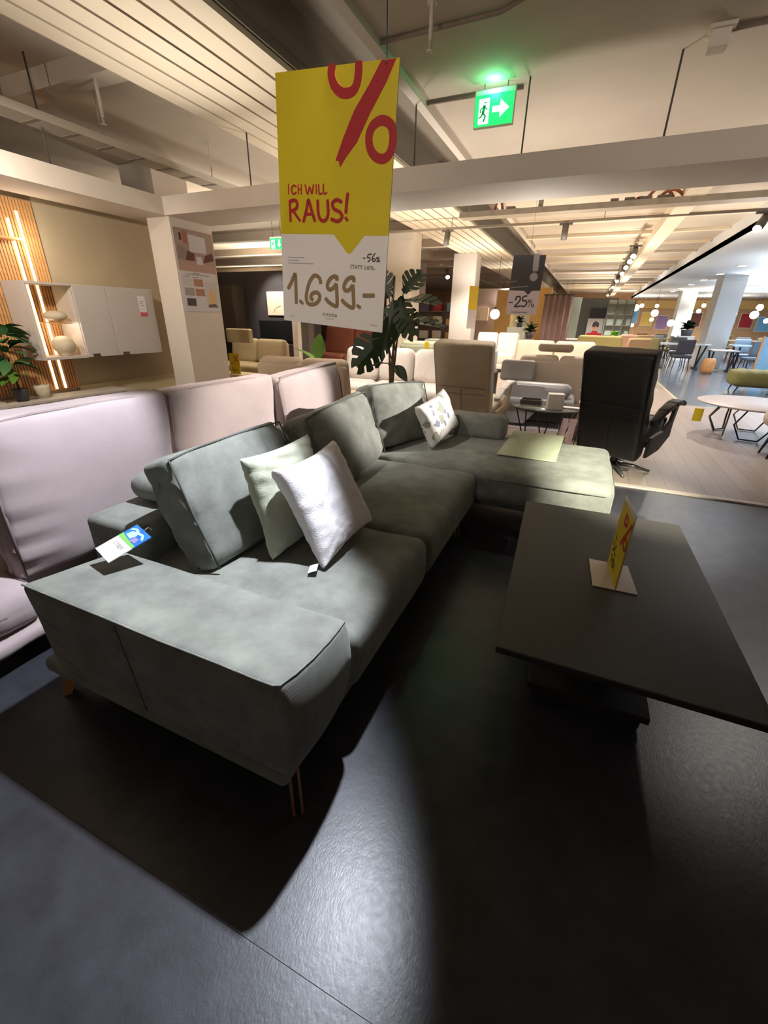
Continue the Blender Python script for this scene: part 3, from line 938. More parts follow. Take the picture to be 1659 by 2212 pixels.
rim = [(.10, -.470, -.2), (.10, -.475, .2), (.095, -.42, .238), (.092, 0, .245), (.095, .43, .238), (.10, .475, .1), (.10, .475, -.2)]
obj('piping', MB().tube([m @ Vector(p) + Vector(c3) for p in rim], .0065, 6), PINKS, bp, True)
obj('seat_cushion', MB().soft((-2.50, 2.0, .30), (.92, 2.9, .22), .07, (10, 20, 6), seat_fn(91, 1.4)), PINK, PK, True)
obj('base_frame', MB().soft((-2.47, 2.0, .155), (.90, 2.8, .09), .02, (4, 8, 2)), PINK, PK, True)
obj('armrest', MB().soft((-2.02, .66, .27), (.34, .24, .22), .09, (8, 8, 6), lambda x, y, z: (x, y, z + wr((x, y, z), .02, (6, 6, 6), 93) - .25 * max(0, -y) * (1 if z > 0 else 0))), PINK, PK, True)
obj('seat_flap', MB().soft((-2.03, .70, .135), (.36, .34, .07), .03, (8, 8, 4), lambda x, y, z: (x, y, z + wr((x, y, z), .015, (7, 7, 7), 95))), PINK, PK, True)
for (x, y) in ((-2.1, .75), (-2.8, .75), (-2.1, 3.3), (-2.8, 3.3)):
    obj('leg', MB().tube([(x, y, .12), (x, y, 0)], [.022, .016], 10), BLACKP, PK, True)
rp = obj('throw_pillow', pillow_mb(.42, .40, .14, 97, rot=Matrix.Rotation(R(60), 3, 'Z') @ Matrix.Rotation(R(40), 3, 'X')), M('ribbed_blush', (208, 188, 184), .9, wave=('Z', 40), bump=.5), None, True)
rp.location = (-2.32, .78, .62)
tag(rp, 'ribbed blush pillow at the left photo edge, on the pink sofa seat', 'pillow')
# ---------------------------------------------------------------- wall unit on the left
SW = empty('slat_wall_panel', (-5.11, 2.34, .58), 'oak slat wall panel with glowing light strips behind the white wall cabinet', 'wall panel')
obj('backing', MB().box(-5.12, -5.112, 1.56, 3.125, .585, 2.30), FELT, SW)
sm = None
pitch = .0275
for k in range(57):
    y = 1.565 + k * pitch
    if sm is None:
        sm = obj('slat', MB().box(-5.112, -5.092, 0, .0195, .585, 2.30), SLAT, SW, local=True)
        me = sm.data
        for v in me.vertices:
            v.co -= Vector((-5.11, 0, .58))
        sm.location = (0, y - 2.34, 0)
    else:
        c = sm.copy()
        COL.objects.link(c)
        c.location = (0, y - 2.34, 0)
for (y, z1) in ((2.885, 2.13), (2.975, 2.20)):
    obj('light_strip', MB().box(-5.094, -5.086, y - .010, y + .010, .60, z1), LED, SW)
obj('shelf', MB().box(-5.092, -4.95, 1.9, 2.875, 1.945, 1.965), SLAT, SW)
obj('shelf', MB().box(-5.092, -4.80, 2.90, 3.045, 1.242, 1.252), SLAT, SW)

WC = empty('wall_cabinet', (-4.94, 3.34, .915), 'pale grey hanging cabinet with two doors and an open niche on the slat wall', 'cabinet')
obj('niche_panel', MB().box(-5.085, -4.77, 2.66, 2.685, .915, 1.605), LGREY, WC)
obj('niche_panel', MB().box(-5.085, -4.77, 2.685, 3.10, 1.585, 1.605), LGREY, WC)
obj('niche_panel', MB().box(-5.085, -4.77, 2.685, 3.10, .915, .94), LGREY, WC)
obj('body', MB().box(-5.085, -4.79, 3.10, 4.03, .915, 1.605), LGREY, WC)
for (y0, y1) in ((3.104, 3.448), (3.452, 4.028)):
    d = bevel(obj('door', MB().box(-4.788, -4.768, y0, y1, .918, 1.602), LGREY, WC), .003)
    obj('handle', MB().box(-4.768, -4.755, y0 + .05, y0 + .12, .924, .950), HANDLE, d)
PT = empty('price_tag', (-4.766, 3.87, 1.32), 'white price tag with red lower edge stuck on the right cabinet door', 'price tag')
obj('card', MB().box(-4.767, -4.763, 3.825, 3.915, 1.36, 1.53), PAPER, PT)
obj('red_strip', MB().box(-4.767, -4.763, 3.825, 3.915, 1.32, 1.36), M('pink_red_print', (206, 84, 104), .6), PT)
for z, a in ((1.47, .05), (1.45, .03), (1.43, .055)):
    obj('small_print', MB().box(-4.763, -4.7622, 3.84, 3.84 + a, z, z + .006), GREYP, PT)

LB = empty('lowboard', (-4.94, 2.4, 0), 'pale grey lowboard with dark open niche, standing under the slat wall', 'sideboard')
obj('body', MB().box(-5.09, -4.79, 1.2, 2.868, .06, .53).box(-5.09, -4.79, 3.12, 3.49, .06, .53).box(-5.09, -4.79, 2.868, 3.12, .06, .40).box(-5.09, -5.06, 2.868, 3.12, .40, .53), LGREY, LB)
obj('niche_lining', MB().box(-5.058, -4.80, 2.87, 3.118, .401, .405).box(-5.058, -5.054, 2.87, 3.118, .405, .529), BLACKP, LB)
obj('board_top', MB().box(-5.10, -4.765, 1.2, 3.495, .53, .552), LGREY, LB)
for (y0, y1, hy) in ((1.2, 1.9, 1.5), (1.904, 2.23, 2.1), (2.234, 2.864, 2.76), (3.124, 3.488, 3.19)):
    d = bevel(obj('drawer', MB().box(-4.79, -4.768, y0, y1, .09, .525), LGREY, LB), .003)
    obj('handle', MB().box(-4.768, -4.755, hy, hy + .07, .495, .52), HANDLE, d)
obj('plinth', MB().box(-5.08, -4.82, 1.25, 3.45, 0, .06), TABLED, LB)


def sphere_prof(r, h, base, n=10):
    return [(max(.0005, r * math.sin(math.pi * i / n)), base + h / 2 - h / 2 * math.cos(math.pi * i / n)) for i in range(n + 1)]


dv = MB().lathe([(.001, .0), (.035, .002), (.085, .03), (.105, .058), (.085, .088), (.04, .104), (.001, .108)], (-4.90, 2.955, 1.253), 24)
solo('disc_vase', dv, CERAM, 'flat disc shaped beige vase on the small oak shelf of the cabinet niche', 'vase', smooth=True)
sv = MB().lathe([(.055, 0), (.055, .008)] + sphere_prof(.105, .185, .006)[2:], (-4.89, 2.955, .941), 24)
solo('sphere_vase', sv, CERAM, 'round ball shaped beige vase at the bottom of the cabinet niche', 'vase', smooth=True)

rnd = random.Random(7)


def leaf_mb(mb, base, tip_dir, length, width, droop=.25, n=6, mi=0, roll=0.0, notch=0):
    """A leaf blade along tip_dir, curved down, folded at the midrib; with notch, split into fingers."""
    d = Vector(tip_dir).normalized()
    side = d.cross(Vector((0, 0, 1)))
    side = side.normalized() if side.length > .05 else Vector((1, 0, 0))
    side = Matrix.Rotation(roll, 3, d) @ side
    up = side.cross(d).normalized()

    def P(t, s):
        return Vector(base) + d * (length * t) - Vector((0, 0, 1)) * (droop * length * t * t) + side * (s * width / 2) + up * (abs(s) * width * .10)

    def half(t):
        return max(.02, math.sin(math.pi * min(1, t * .93 + .04)) ** .75 * (1.18 - .45 * t))
    if not notch:
        vs, fs = [], []
        for i in range(n + 1):
            t = i / n
            h = half(t)
            vs += [P(t, -h), P(t, 0), P(t, h)]
        for i in range(n):
            a = i * 3
            fs += [(a, a + 1, a + 4, a + 3), (a + 1, a + 2, a + 5, a + 4)]
        mb.add(vs, fs, mi)
    else:
        k = notch
        for s in (-1, 1):
            for i in range(k):
                t0, t1 = i / k, (i + .80) / k
                sw = .16
                h0, h1 = half(t0 + .02), half(t1)
                vs = [P(t0, 0), P(t0 + sw * .4, s * h0 * .5), P(t0 + sw, s * h0), P((t0 + t1) / 2 + sw * 1.15, s * (h0 + h1) * .53), P(t1 + sw, s * h1 * .97), P(t1 + sw * .4, s * h1 * .5), P(t1, 0)]
                mb.add(vs, [(0, 1, 5, 6), (1, 2, 3, 4), (1, 4, 5)], mi)
            vs = [P(0, 0), P(1, 0), P(1, s * .3), P(.5, s * .34), P(.05, s * .3)]
            mb.add(vs, [(0, 1, 2, 3), (0, 3, 4)], mi)
    return mb


PP = empty('potted_plant', (-4.96, 2.45, .553), 'leafy dark green plant in grey pot on the lowboard, left photo edge', 'plant')
obj('pot', MB().lathe([(.052, 0), (.066, .10), (.068, .115), (.060, .115), (.058, .10)], (-4.92, 2.45, .553), 18), POTD, PP, True)
obj('trunk', MB().tube([(-4.92, 2.45, .64), (-4.915, 2.44, .80), (-4.90, 2.43, .95)], [.012, .010, .006], 8), STEM, PP, True)
for i in range(34):
    a = i * 2.399
    z = .78 + .42 * ((i * 7) % 34) / 34
    el = rnd.uniform(-.15, .75)
    d = Vector((math.cos(a) * .55, math.sin(a), el))
    d.x = abs(d.x) * .8 - .04
    b = Vector((-4.90, 2.44, z)) + d.normalized() * .03
    obj('leaf', leaf_mb(MB(), b, d, rnd.uniform(.17, .23), rnd.uniform(.09, .12), rnd.uniform(.2, .6), roll=rnd.uniform(-.7, .7)), M('houseplant_leaf', (70, 112, 66), .4, .2, 10) if i % 5 else LEAFL, PP, True)
BK = empty('candle_bowl', (-4.94, 2.655, .553), 'cream woven bowl with pink taper candle beside the potted plant on the lowboard', 'bowl')
obj('bowl', MB().lathe([(.038, 0), (.062, .05), (.067, .10), (.067, .125), (.060, .125), (.056, .06), (.02, .02)], (-4.94, 2.655, .553), 18), M('cream_weave', (222, 210, 184), .85, .06, 30, .5, 60), BK, True)
obj('candle', MB().tube([(-4.95, 2.645, .58), (-4.955, 2.64, .76)], .008, 8), M('pink_wax', (222, 172, 150), .5), BK, True)

# poster on the column
PO = empty('wall_poster', (-4.329, 4.355, 1.38), 'tall poster with living room picture and colour swatches on the white column', 'poster')
obj('poster_sheet', MB().box(-4.329, -4.325, 4.07, 4.64, 1.38, 2.215), M('poster_white', (206, 200, 200), .6), PO)


def yz(mb, pts, x=-4.3245, mi=0):
    return mb.prism(pts, (x, 4.07, 1.38), (0, 1, 0), (0, 0, 1), .0008, mi)


ph = MB()
yz(ph, [(0, .42), (.57, .42), (.57, .835), (0, .835)], -4.3249, 0)
yz(ph, [(0, .42), (.57, .42), (.57, .50), (.3, .53), (0, .52)], -4.3240, 1)
yz(ph, [(.20, .62), (.45, .62), (.45, .78), (.20, .79)], -4.3240, 2)
yz(ph, [(.12, .70), (.18, .69), (.19, .81), (.12, .82)], -4.3240, 3)
yz(ph, [(.12, .53), (.25, .53), (.26, .60), (.16, .63)], -4.3232, 4)
yz(ph, [(.38, .52), (.55, .56), (.54, .64), (.42, .60)], -4.3232, 4)
yz(ph, [(.02, .54), (.13, .53), (.14, .64), (.03, .68)], -4.3236, 5)
yz(ph, [(.28, .50), (.38, .50), (.36, .58), (.29, .58)], -4.3232, 2)
yz(ph, [(.07, .72), (.10, .72), (.10, .79), (.07, .79)], -4.3232, 6)
obj('picture_print', ph, [M('print_taupe', (164, 138, 126), .6), M('print_rose', (176, 142, 128), .6), M('print_pale', (206, 198, 194), .6), M('print_rust', (168, 96, 74), .6), M('print_maroon', (98, 52, 46), .6), M('print_grey', (140, 124, 116), .6), M('print_dark', (60, 50, 46), .6)], PO)
sw = MB()
for (u0, u1, z0, z1, k) in ((.19, .33, .27, .345, 0), (.20, .34, .17, .245, 0), (.04, .18, .17, .25, 1), (.05, .185, .06, .14, 2), (.03, .17, .27, .345, 3), (.36, .55, .05, .33, 3)):
    yz(sw, [(u0, z0), (u1, z0), (u1, z1), (u0, z1)], -4.3245, k)
yz(sw, [(.40, .09), (.50, .08), (.52, .20), (.44, .26), (.40, .2)], -4.3238, 4)
yz(sw, [(.37, .05), (.53, .05), (.5, .09), (.38, .08)], -4.3238, 5)
obj('swatch_print', sw, [M('swatch_brown', (168, 124, 92), .6), M('swatch_taupe', (160, 148, 142), .6), M('swatch_charcoal', (66, 64, 66), .6), M('swatch_pale', (196, 190, 184), .6), M('print_amber', (212, 172, 120), .6), M('print_plum', (110, 88, 92), .6)], PO)
for (u0, u1, z) in ((.10, .44, .385), (.20, .30, .40), (.04, .14, .36), (.17, .27, .355)):
    obj('small_print', yz(MB(), [(u0, z), (u1, z), (u1, z + .010), (u0, z + .010)]), GREYP, PO)

# ---------------------------------------------------------------- ceiling fittings
beams = [o for o in bpy.data.objects if o.name.startswith('ceiling_beam')]
for (x, y, zt) in ((-3.40, 4.3, 2.965), (-1.64, 4.3, 3.34), (-.74, 4.3, 3.0), (.235, 4.3, 3.0), (2.2, 4.3, 3.0)):
    obj('hanger_rod', MB().tube([(x, y, 2.465), (x, y, zt)], .007, 6), ROD, beams[0], True)
obj('hanger_rod', MB().tube([(-4.45, 2.985, 2.465), (-4.45, 2.985, 3.20)], .007, 6), ROD, beams[1], True)
struct('column', MB().box(-6.35, -5.75, 5.2, 5.8, 0, 3.2), WHITE)
struct('trim_6', MB().box(-5.12, -3.57, 3.16, 3.34, 3.06, 3.20), CEIL)

CTR = empty('cable_tray', (-4.40, 2.2, 2.74), 'pale perforated cable tray running along the left bay under the ceiling', 'cable tray')
obj('tray', MB().box(-4.52, -4.30, -1, 7.5, 2.74, 2.745).box(-4.525, -4.52, -1, 7.5, 2.74, 2.80).box(-4.30, -4.295, -1, 7.5, 2.74, 2.80), PIPE, CTR)
for k in range(14):  # darker strips paint the shade in the slots of the tray
    obj('slot_shade', MB().box(-4.52, -4.30, 1.9 + k * .32, 1.94 + k * .32, 2.736, 2.74), M('tray_shadow_slot', (150, 136, 120), .8), CTR)
for y in (2.2, 3.6, 5.0):
    obj('tray_hanger', MB().tube([(-4.527, y, 2.77), (-4.527, y, 3.20)], .006, 6), PIPE, CTR)
CT2 = empty('cable_tray', (1.5, 7.6, 2.74), 'grey perforated cable tray crossing the bay beyond the white beam, carrying rust hoses', 'cable tray')
obj('tray', MB().box(-2.1, 6, 7.5, 7.72, 2.74, 2.746).box(-2.1, 6, 7.495, 7.5, 2.74, 2.81).box(-2.1, 6, 7.72, 7.725, 2.74, 2.81), M('tray_grey', (156, 142, 122), .6), CT2)
for k in range(20):  # darker patches on the side paint the shade of its slots
    obj('slot_shade', MB().box(-2.0 + k * .36, -1.93 + k * .36, 7.49, 7.495, 2.75, 2.80), M('tray_shadow_slot', (150, 136, 120), .8), CT2)
for x in (-.95, 1.0, 3.0):
    obj('tray_hanger', MB().box(x - .03, x + .03, 7.58, 7.64, 2.746, 3.0), M('tray_grey', (156, 142, 122), .6), CT2)
for (x0, x1, h) in ((.20, .42, .10), (.36, .70, .20), (.48, .84, .16), (-1.60, -1.48, .24)):
    obj('hose', MB().tube([(x0 + (x1 - x0) * i / 8, 7.6, 2.75 + h * math.sin(math.pi * (.08 + .84 * i / 8))) for i in range(9)], .018, 8), CORK, CT2, True)
for (x, w) in ((-.05, .10), (.12, .12), (.30, .14), (.50, .16), (-1.42, .12)):
    obj('junction_box', MB().box(x, x + w, 7.54, 7.66, 2.746, 2.85), M('box_grey', (128, 116, 104), .7), CT2)


def sprinkler(x, y, zt, zb, label):
    e = empty('sprinkler', (x, y, zb), label, 'sprinkler')
    obj('drop_pipe', MB().tube([(x, y, zt), (x, y, zb + .05)], .014, 8), PIPE, e, True)
    obj('head', MB().lathe([(.006, 0), (.022, .002), (.022, .006), (.008, .01), (.012, .05)], (x, y, zb), 10), PIPE, e, True)
    obj('flange', MB().lathe([(.03, 0), (.03, .008), (.016, .014)], (x, y, zt - .016), 12), PIPE, e, True)


sprinkler(-4.0, 3.22, 3.20, 2.77, 'white sprinkler pipe hanging down in the left ceiling bay')
sprinkler(-1.155, 3.22, 3.0, 2.78, 'white sprinkler pipe hanging near the top right of the price sign')
cd = MB().tube([(-1.59, 3.46, 2.985), (-.80, 3.44, 2.985), (-.66, 3.36, 2.985), (-.60, 3.0, 2.985)], .013, 8)
solo('ceiling_conduit', cd, M('conduit_grey', (128, 112, 98), .6), 'bent grey conduit on the ceiling above the price sign wire', 'conduit', smooth=True)
cd = MB().tube([(-1.58, 4.40, 2.985), (-.80, 4.40, 2.985)], .013, 8)
solo('ceiling_conduit', cd, M('conduit_grey', (128, 112, 98), .6), 'short straight conduit on the ceiling behind the exit sign', 'conduit', smooth=True)
dt = empty('smoke_detector', (.41, 4.13, 2.90), 'small white box detector on the ceiling, top right of the photo', 'detector')
obj('housing', MB().box(.36, .46, 4.07, 4.18, 2.90, 2.98), WHITE, dt)
obj('base_plate', MB().box(.34, .48, 4.05, 4.20, 2.98, 3.0), PIPE, dt)
obj('conduit', MB().tube([(.46, 4.12, 2.985), (2.2, 4.05, 2.985)], .013, 8), M('conduit_grey', (128, 112, 98), .6), dt, True)


def exit_sign(c, w, h, zt, label, arrow):
    x, y, z = c
    e = empty('exit_sign', (x, y, z - h / 2), label, 'exit sign', None)
    obj('housing', MB().box(x - w / 2 - .006, x + w / 2 + .006, y, y + .035, z - h / 2 - .006, z + h / 2 + .03), M('sign_housing', (190, 196, 190), .5), e)
    obj('sign_panel', MB().box(x - w / 2, x + w / 2, y - .004, y, z - h / 2, z + h / 2), EXITG, e)
    g = MB()
    o = (x - w / 2, y - .0045, z - h / 2)
    X_, Z_ = Vector((w, 0, 0)), Vector((0, 0, h))

    def q(poly, mi=0, dd=0):
        g.prism(poly, Vector(o) - Vector((0, dd, 0)), X_, Z_, .001, mi)
    q([(.10, .06), (.38, .06), (.38, .88), (.10, .88)])
    if arrow == 'right':
        q([(.46, .40), (.66, .40), (.66, .22), (.90, .50), (.66, .80), (.66, .60), (.46, .60)])
    else:
        q([(.64, .88), (.64, .45), (.54, .45), (.70, .15), (.86, .45), (.76, .45), (.76, .88)])
    for L, wd in (([(.27, .74), (.272, .75)], .075), ([(.25, .66), (.22, .42)], .07), ([(.22, .42), (.29, .32), (.25, .14)], .04), ([(.22, .42), (.17, .30), (.12, .28)], .04), ([(.25, .62), (.33, .52)], .03), ([(.24, .62), (.16, .56), (.15, .44)], .03)):
        for i in range(len(L) - 1):
            a, b = Vector(L[i]), Vector(L[i + 1])
            d = (b - a).normalized()
            n = Vector((-d.y, d.x)) * wd / 2
            a, b = a - d * wd * .2, b + d * wd * .2
            q([tuple(a - n), tuple(b - n), tuple(b + n), tuple(a + n)], 1, .0012)
    obj('pictogram', g, [EXITW, M('exit_man_green', (10, 120, 60), .5, emit=.4)], e)
    if zt > z + h / 2 + .05:
        for s in (-.3, .3):
            obj('hanger', MB().tube([(x + s * w, y + .015, z + h / 2 + .03), (x + s * w, y + .015, zt)], .005, 6), ROD, e)
    else:
        obj('bracket', MB().box(x - w * .35, x + w * .35, y + .005, y + .03, z + h / 2 + .03, zt), PIPE, e)
    return e


exit_sign((-.985, 4.27, 2.835), .295, .19, 3.0, 'green lit exit sign with running figure and right arrow, hung from the near ceiling', 'right')
exit_sign((-6.50, 8.9, 2.765), .34, .20, 3.2, 'green lit exit sign beyond the column, left of the price sign', 'down')
exit_sign((-1.06, 22, 2.20), .40, .25, 3.0, 'smallest green exit sign, far away above the mauve curtain', 'down')

# track lights


def rail(a, b, label, hang):
    e = empty('track_rail', (min(a[0], b[0]), min(a[1], b[1]), a[2] - .02), label, 'track')
    mb = MB()
    if abs(a[0] - b[0]) > abs(a[1] - b[1]):
        mb.box(a[0], b[0], a[1] - .02, a[1] + .02, a[2] - .02, a[2] + .015)
    else:
        mb.box(a[0] - .02, a[0] + .02, a[1], b[1], a[2] - .02, a[2] + .015)
    obj('rail', mb, M('rail_grey', (140, 128, 112), .5), e)
    n = 4
    for i in range(n):
        t = (i + .5) / n
        p = Vector(a).lerp(Vector(b), t)
        obj('hanger', MB().tube([p, (p.x, p.y, hang)], .005, 6), ROD, e)


rail((-3.75, 8.6, 2.80), (6.0, 8.6, 2.80), 'long grey track rail crossing the bay beyond the cable tray', 2.96)
rail((.55, 10.6, 2.76), (.55, 30, 2.76), 'track rail with bright spots running away above the aisle', 3.0)
rail((-4.15, 13.2, 2.74), (-4.15, 30, 2.74), 'track rail far left of the dark discount sign', 3.2)


def track_spot(p, aim, label, lit=True, sc=1.0, group=None):
    e = empty('track_spotlight', p, label, 'spotlight', group)
    P = Vector(p)
    d = (Vector(aim) - P).normalized()
    obj('adapter', MB().box(P.x - .09 * sc, P.x + .09 * sc, P.y - .018, P.y + .018, P.z - .03, P.z), LAMPH, e)
    j = P + Vector((0, 0, -.08 * sc))
    obj('stem', MB().tube([P + Vector((0, 0, -.03)), j], .008, 6), LAMPH, e)
    obj('housing', MB().tube([j - d * .05 * sc, j + d * .13 * sc], .045 * sc, 12), LAMPH, e, True)
    obj('lens', MB().tube([j + d * .131 * sc, j + d * .135 * sc], .04 * sc, 12), LAMPW if lit else M('dark_lens', (120, 116, 112), .3), e)


track_spot((-2.60, 8.6, 2.78), (-2.75, 8.0, 0), 'left unlit-looking grey spotlight on the crossing rail, under the boarded ceiling', False, 1.1)
track_spot((-.64, 8.6, 2.78), (-.60, 8.3, 0), 'grey spotlight pointing down above the dark discount sign', False, 1.1)
track_spot((1.95, 8.6, 2.78), (1.0, 7.2, 1.2), 'bright spotlight at the right photo edge, glaring towards the camera', True, 1.3)
for i, y in enumerate((11.0, 11.9, 13.1, 14.6, 17.2, 20.1, 26.0)):
    track_spot((.55, y, 2.74), (.25, y - 3.2, 0), ['nearest bright spotlight of the row above the aisle', 'second nearest bright spotlight of the row above the aisle', 'third bright spotlight along the aisle row', 'fourth bright spotlight along the aisle row', 'fifth bright spotlight along the aisle row', 'sixth bright spotlight along the aisle row', 'farthest bright spotlight of the aisle row'][i], True, 1.25, 'bright spotlights on the aisle rail')
for i, (y, ax) in enumerate(((14.0, -3.0), (15.2, -3.0), (17.2, -3.4), (24.0, -3.4))):
    track_spot((-4.15, y, 2.72), (ax, y - 3, 0), ['round bright spotlight, leftmost on the far left rail', 'second bright spotlight on the far left rail', 'third bright spotlight on the far left rail', 'rightmost, farthest spotlight on the far left rail'][i], True, 1.5, 'bright spotlights on the far left rail')
for i in range(6):
    y = 15.2 + 2.2 * i
    e = empty('recessed_downlight', (3.3, y, 2.705), ['nearest square downlight in the white soffit', 'second nearest downlight in the white soffit', 'third downlight in the white soffit', 'fourth downlight in the white soffit', 'fifth downlight in the white soffit', 'farthest small downlight in the white soffit'][i], 'ceiling light', 'downlights in the soffit over the aisle')
    obj('trim_ring', MB().box(3.20, 3.40, y - .12, y + .12, 2.712, 2.72), WHITE, e)
    obj('diffuser', MB().box(3.215, 3.385, y - .105, y + .105, 2.706, 2.713), M('downlight_glow', (255, 244, 206), .5, emit=4.0), e)

# dark discount sign hanging in the middle distance
A, B, D = (-1.132, 6.87, 1.423), (-.729, 6.988, 1.423), (-1.099, 6.76, 2.146)
ux, uy = rect_frame(A, B, D)
uy = (uy - ux * uy.dot(ux)).normalized()
un = ux.cross(uy).normalized()
dc = Vector((-.914, 6.874, 1.7845))
DS = empty('discount_sign', dc - uy * .366, 'dark grey and white hanging discount sign reading minus 25 percent', 'sign')
obj('sign_board', MB().prism([(-.21, -.366), (.21, -.366), (.21, .366), (-.21, .366)], dc, ux, uy, -.004), M('lilac_paper', (196, 182, 184), .6), DS)
obj('dark_panel', MB().prism([(-.21, -.057), (-.0044, -.061), (.055, -.113), (.1028, -.060), (.21, -.0586), (.21, .366), (-.21, .366)], dc, ux, uy, .001), M('charcoal_print', (60, 56, 56), .6), DS)
oo = dc + un * .0015
g = MB()
g.stroke(BANG[0], .075, oo, ux, uy)
cx_, cy_ = BANGDOT[0][0]
g.prism([(cx_ + .053 * math.cos(t * .3927), cy_ + .053 * math.sin(t * .3927)) for t in range(16)], oo, ux, uy, .001)
obj('exclamation_print', g, M('mid_grey_print', (150, 146, 144), .6), DS)
g = MB()
for L in MINUS25[:3]:
    g.stroke(L, .020, oo, ux, uy)
for L in MINUS25[3:]:
    g.stroke(L, .011, oo, ux, uy)
obj('price_print', g, BLACKP, DS)
g = MB()
for L in GREYTEXT:
    g.stroke(L, .02, oo, ux, uy)
for L in PROMO:
    g.stroke(L, .012, oo, ux, uy)
obj('small_print', g, M('dim_print', (116, 110, 108), .6), DS)
obj('wire', MB().tube([dc + uy * .366, (dc.x, dc.y, 3.0)], .002, 5), STEEL, DS)


# ---------------------------------------------------------------- recliners and the lounge group behind the sofa
def recliner(label, loc, rz, cov, frame, w=.58, armw=.055, bumps=True):
    T = empty('recliner', (0, 0, 0), label, 'recliner')
    lm = Matrix.Rotation(R(15), 3, 'X')
    bc = Vector((0, -.33, .665))

    def bf(x, y, z):
        g = (x, y, z)
        f = 1 if y > 0 else 0
        b = f * .03 * math.sin(z * 30) * (.5 if bumps else .1)
        groove = -.012 * math.exp(-((z - .02) / .022) ** 2) * (1 - f)
        return (x * (1 + .04 * z), y + b + wr(g, .01, (5, 5, 6), 3) - groove, z + wr(g, .006, (6, 6, 6), 5))
    back = obj('backrest', MB().soft(bc, (w, .17, .98), .04, (12, 4, 26), bf, rot=lm), cov, T, True, local=True)
    seam = M('seam_dark_%s' % cov.name, (146, 130, 110) if cov is TAUPE else (46, 44, 43), .8)
    obj('back_seam', MB().tube([lm @ Vector((0, -.0895, z)) + bc for z in (-.46, -.2, .0)], .004, 6), seam, T, True, local=True)
    for z, dz in ((.025, .004), (-.05, -.006), (-.34, .005)) if cov is TAUPE else ((.025, .003),):  # on taupe these darker tubes paint the shade in the folds
        obj('back_fold', MB().tube([lm @ Vector((x, -.0880 + .003 * abs(x), z + dz * math.cos(x * 14))) + bc for x in (-.27, -.14, 0, .14, .27)], .0035, 6), seam, T, True, local=True)
    for s in (-1, 1):
        obj('piping', MB().tube([lm @ Vector((s * (w / 2 - .02), -.082, z)) + bc for z in (-.45, -.2, 0, .2, .45)], .007, 6), cov, T, True, local=True)
    obj('seat', MB().soft((0, .06, .40), (w - .06, .62, .17), .06, (8, 8, 4), lambda x, y, z: (x, y, z + .12 * y + .012 * math.sin(y * 20))), cov, T, True, local=True)
    obj('footrest', MB().soft((0, .43, .33), (w - .10, .07, .34), .03, (6, 3, 8), rot=Matrix.Rotation(R(22), 3, 'X').inverted()), cov, T, True, local=True)
    for s in (-1, 1):
        pts = [(s * (w / 2 + .03), -.20, .53), (s * (w / 2 + .035), -.06, .615), (s * (w / 2 + .04), .12, .665), (s * (w / 2 + .04), .30, .675), (s * (w / 2 + .035), .40, .65)]
        mb = MB()
        P = [Vector(p) for p in pts]
        for i in range(len(P) - 1):
            a, b = P[i], P[i + 1]
            hw, th = armw * (.7 + .3 * i / 3), .022
            hw2 = armw * (.7 + .3 * (i + 1) / 3)
            vs = [a + Vector((-hw, 0, -th)), a + Vector((hw, 0, -th)), a + Vector((hw, 0, th)), a + Vector((-hw, 0, th)), b + Vector((-hw2, 0, -th)), b + Vector((hw2, 0, -th)), b + Vector((hw2, 0, th)), b + Vector((-hw2, 0, th))]
            mb.add(vs, [(3, 2, 1, 0), (4, 5, 6, 7), (0, 1, 5, 4), (1, 2, 6, 5), (2, 3, 7, 6), (3, 0, 4, 7)])
        bevel(obj('armrest', mb, frame, T, True, local=True), .012, 2)
        obj('arm_support', MB().prism([(.30, .64), (.38, .64), (.33, .46), (.34, .34), (.10, .24), (-.22, .22), (-.20, .40), (.12, .42), (.26, .50)], (s * (w / 2 + .005) + (.014 if s > 0 else -.014), 0, 0), (0, 1, 0), (0, 0, 1), .028), cov, T, local=True)
    obj('pedestal', MB().lathe([(.05, .03), (.035, .06), (.032, .24), (.10, .26), (.10, .29)], (0, 0, 0), 14), DSTEEL, T, True, local=True)
    for k in range(5):
        a = 2 * math.pi * k / 5 + .35
        obj('base_leg', MB().tube([(.03 * math.cos(a), .03 * math.sin(a), .055), (.18 * math.cos(a), .18 * math.sin(a), .045), (.33 * math.cos(a), .33 * math.sin(a), .016)], [.022, .018, .012], 8), STEEL, T, True, local=True)
    T.location = loc
    T.rotation_euler = (0, 0, rz)
    return T


BR = recliner('black leather recliner seen from behind, right of the grey chaise', (.47, 4.74, .001), R(-24), BLEATH, BLEATH)
obj('care_label', MB().box(.30, .302, .20, .26, .44, .47), PAPER, BR, local=True)
recliner('taupe linen recliner with cream armrests, seen from behind, beyond the grey sofa', (-1.13, 5.20, .001), R(-6), TAUPE, CREAM, .64, .05, False)

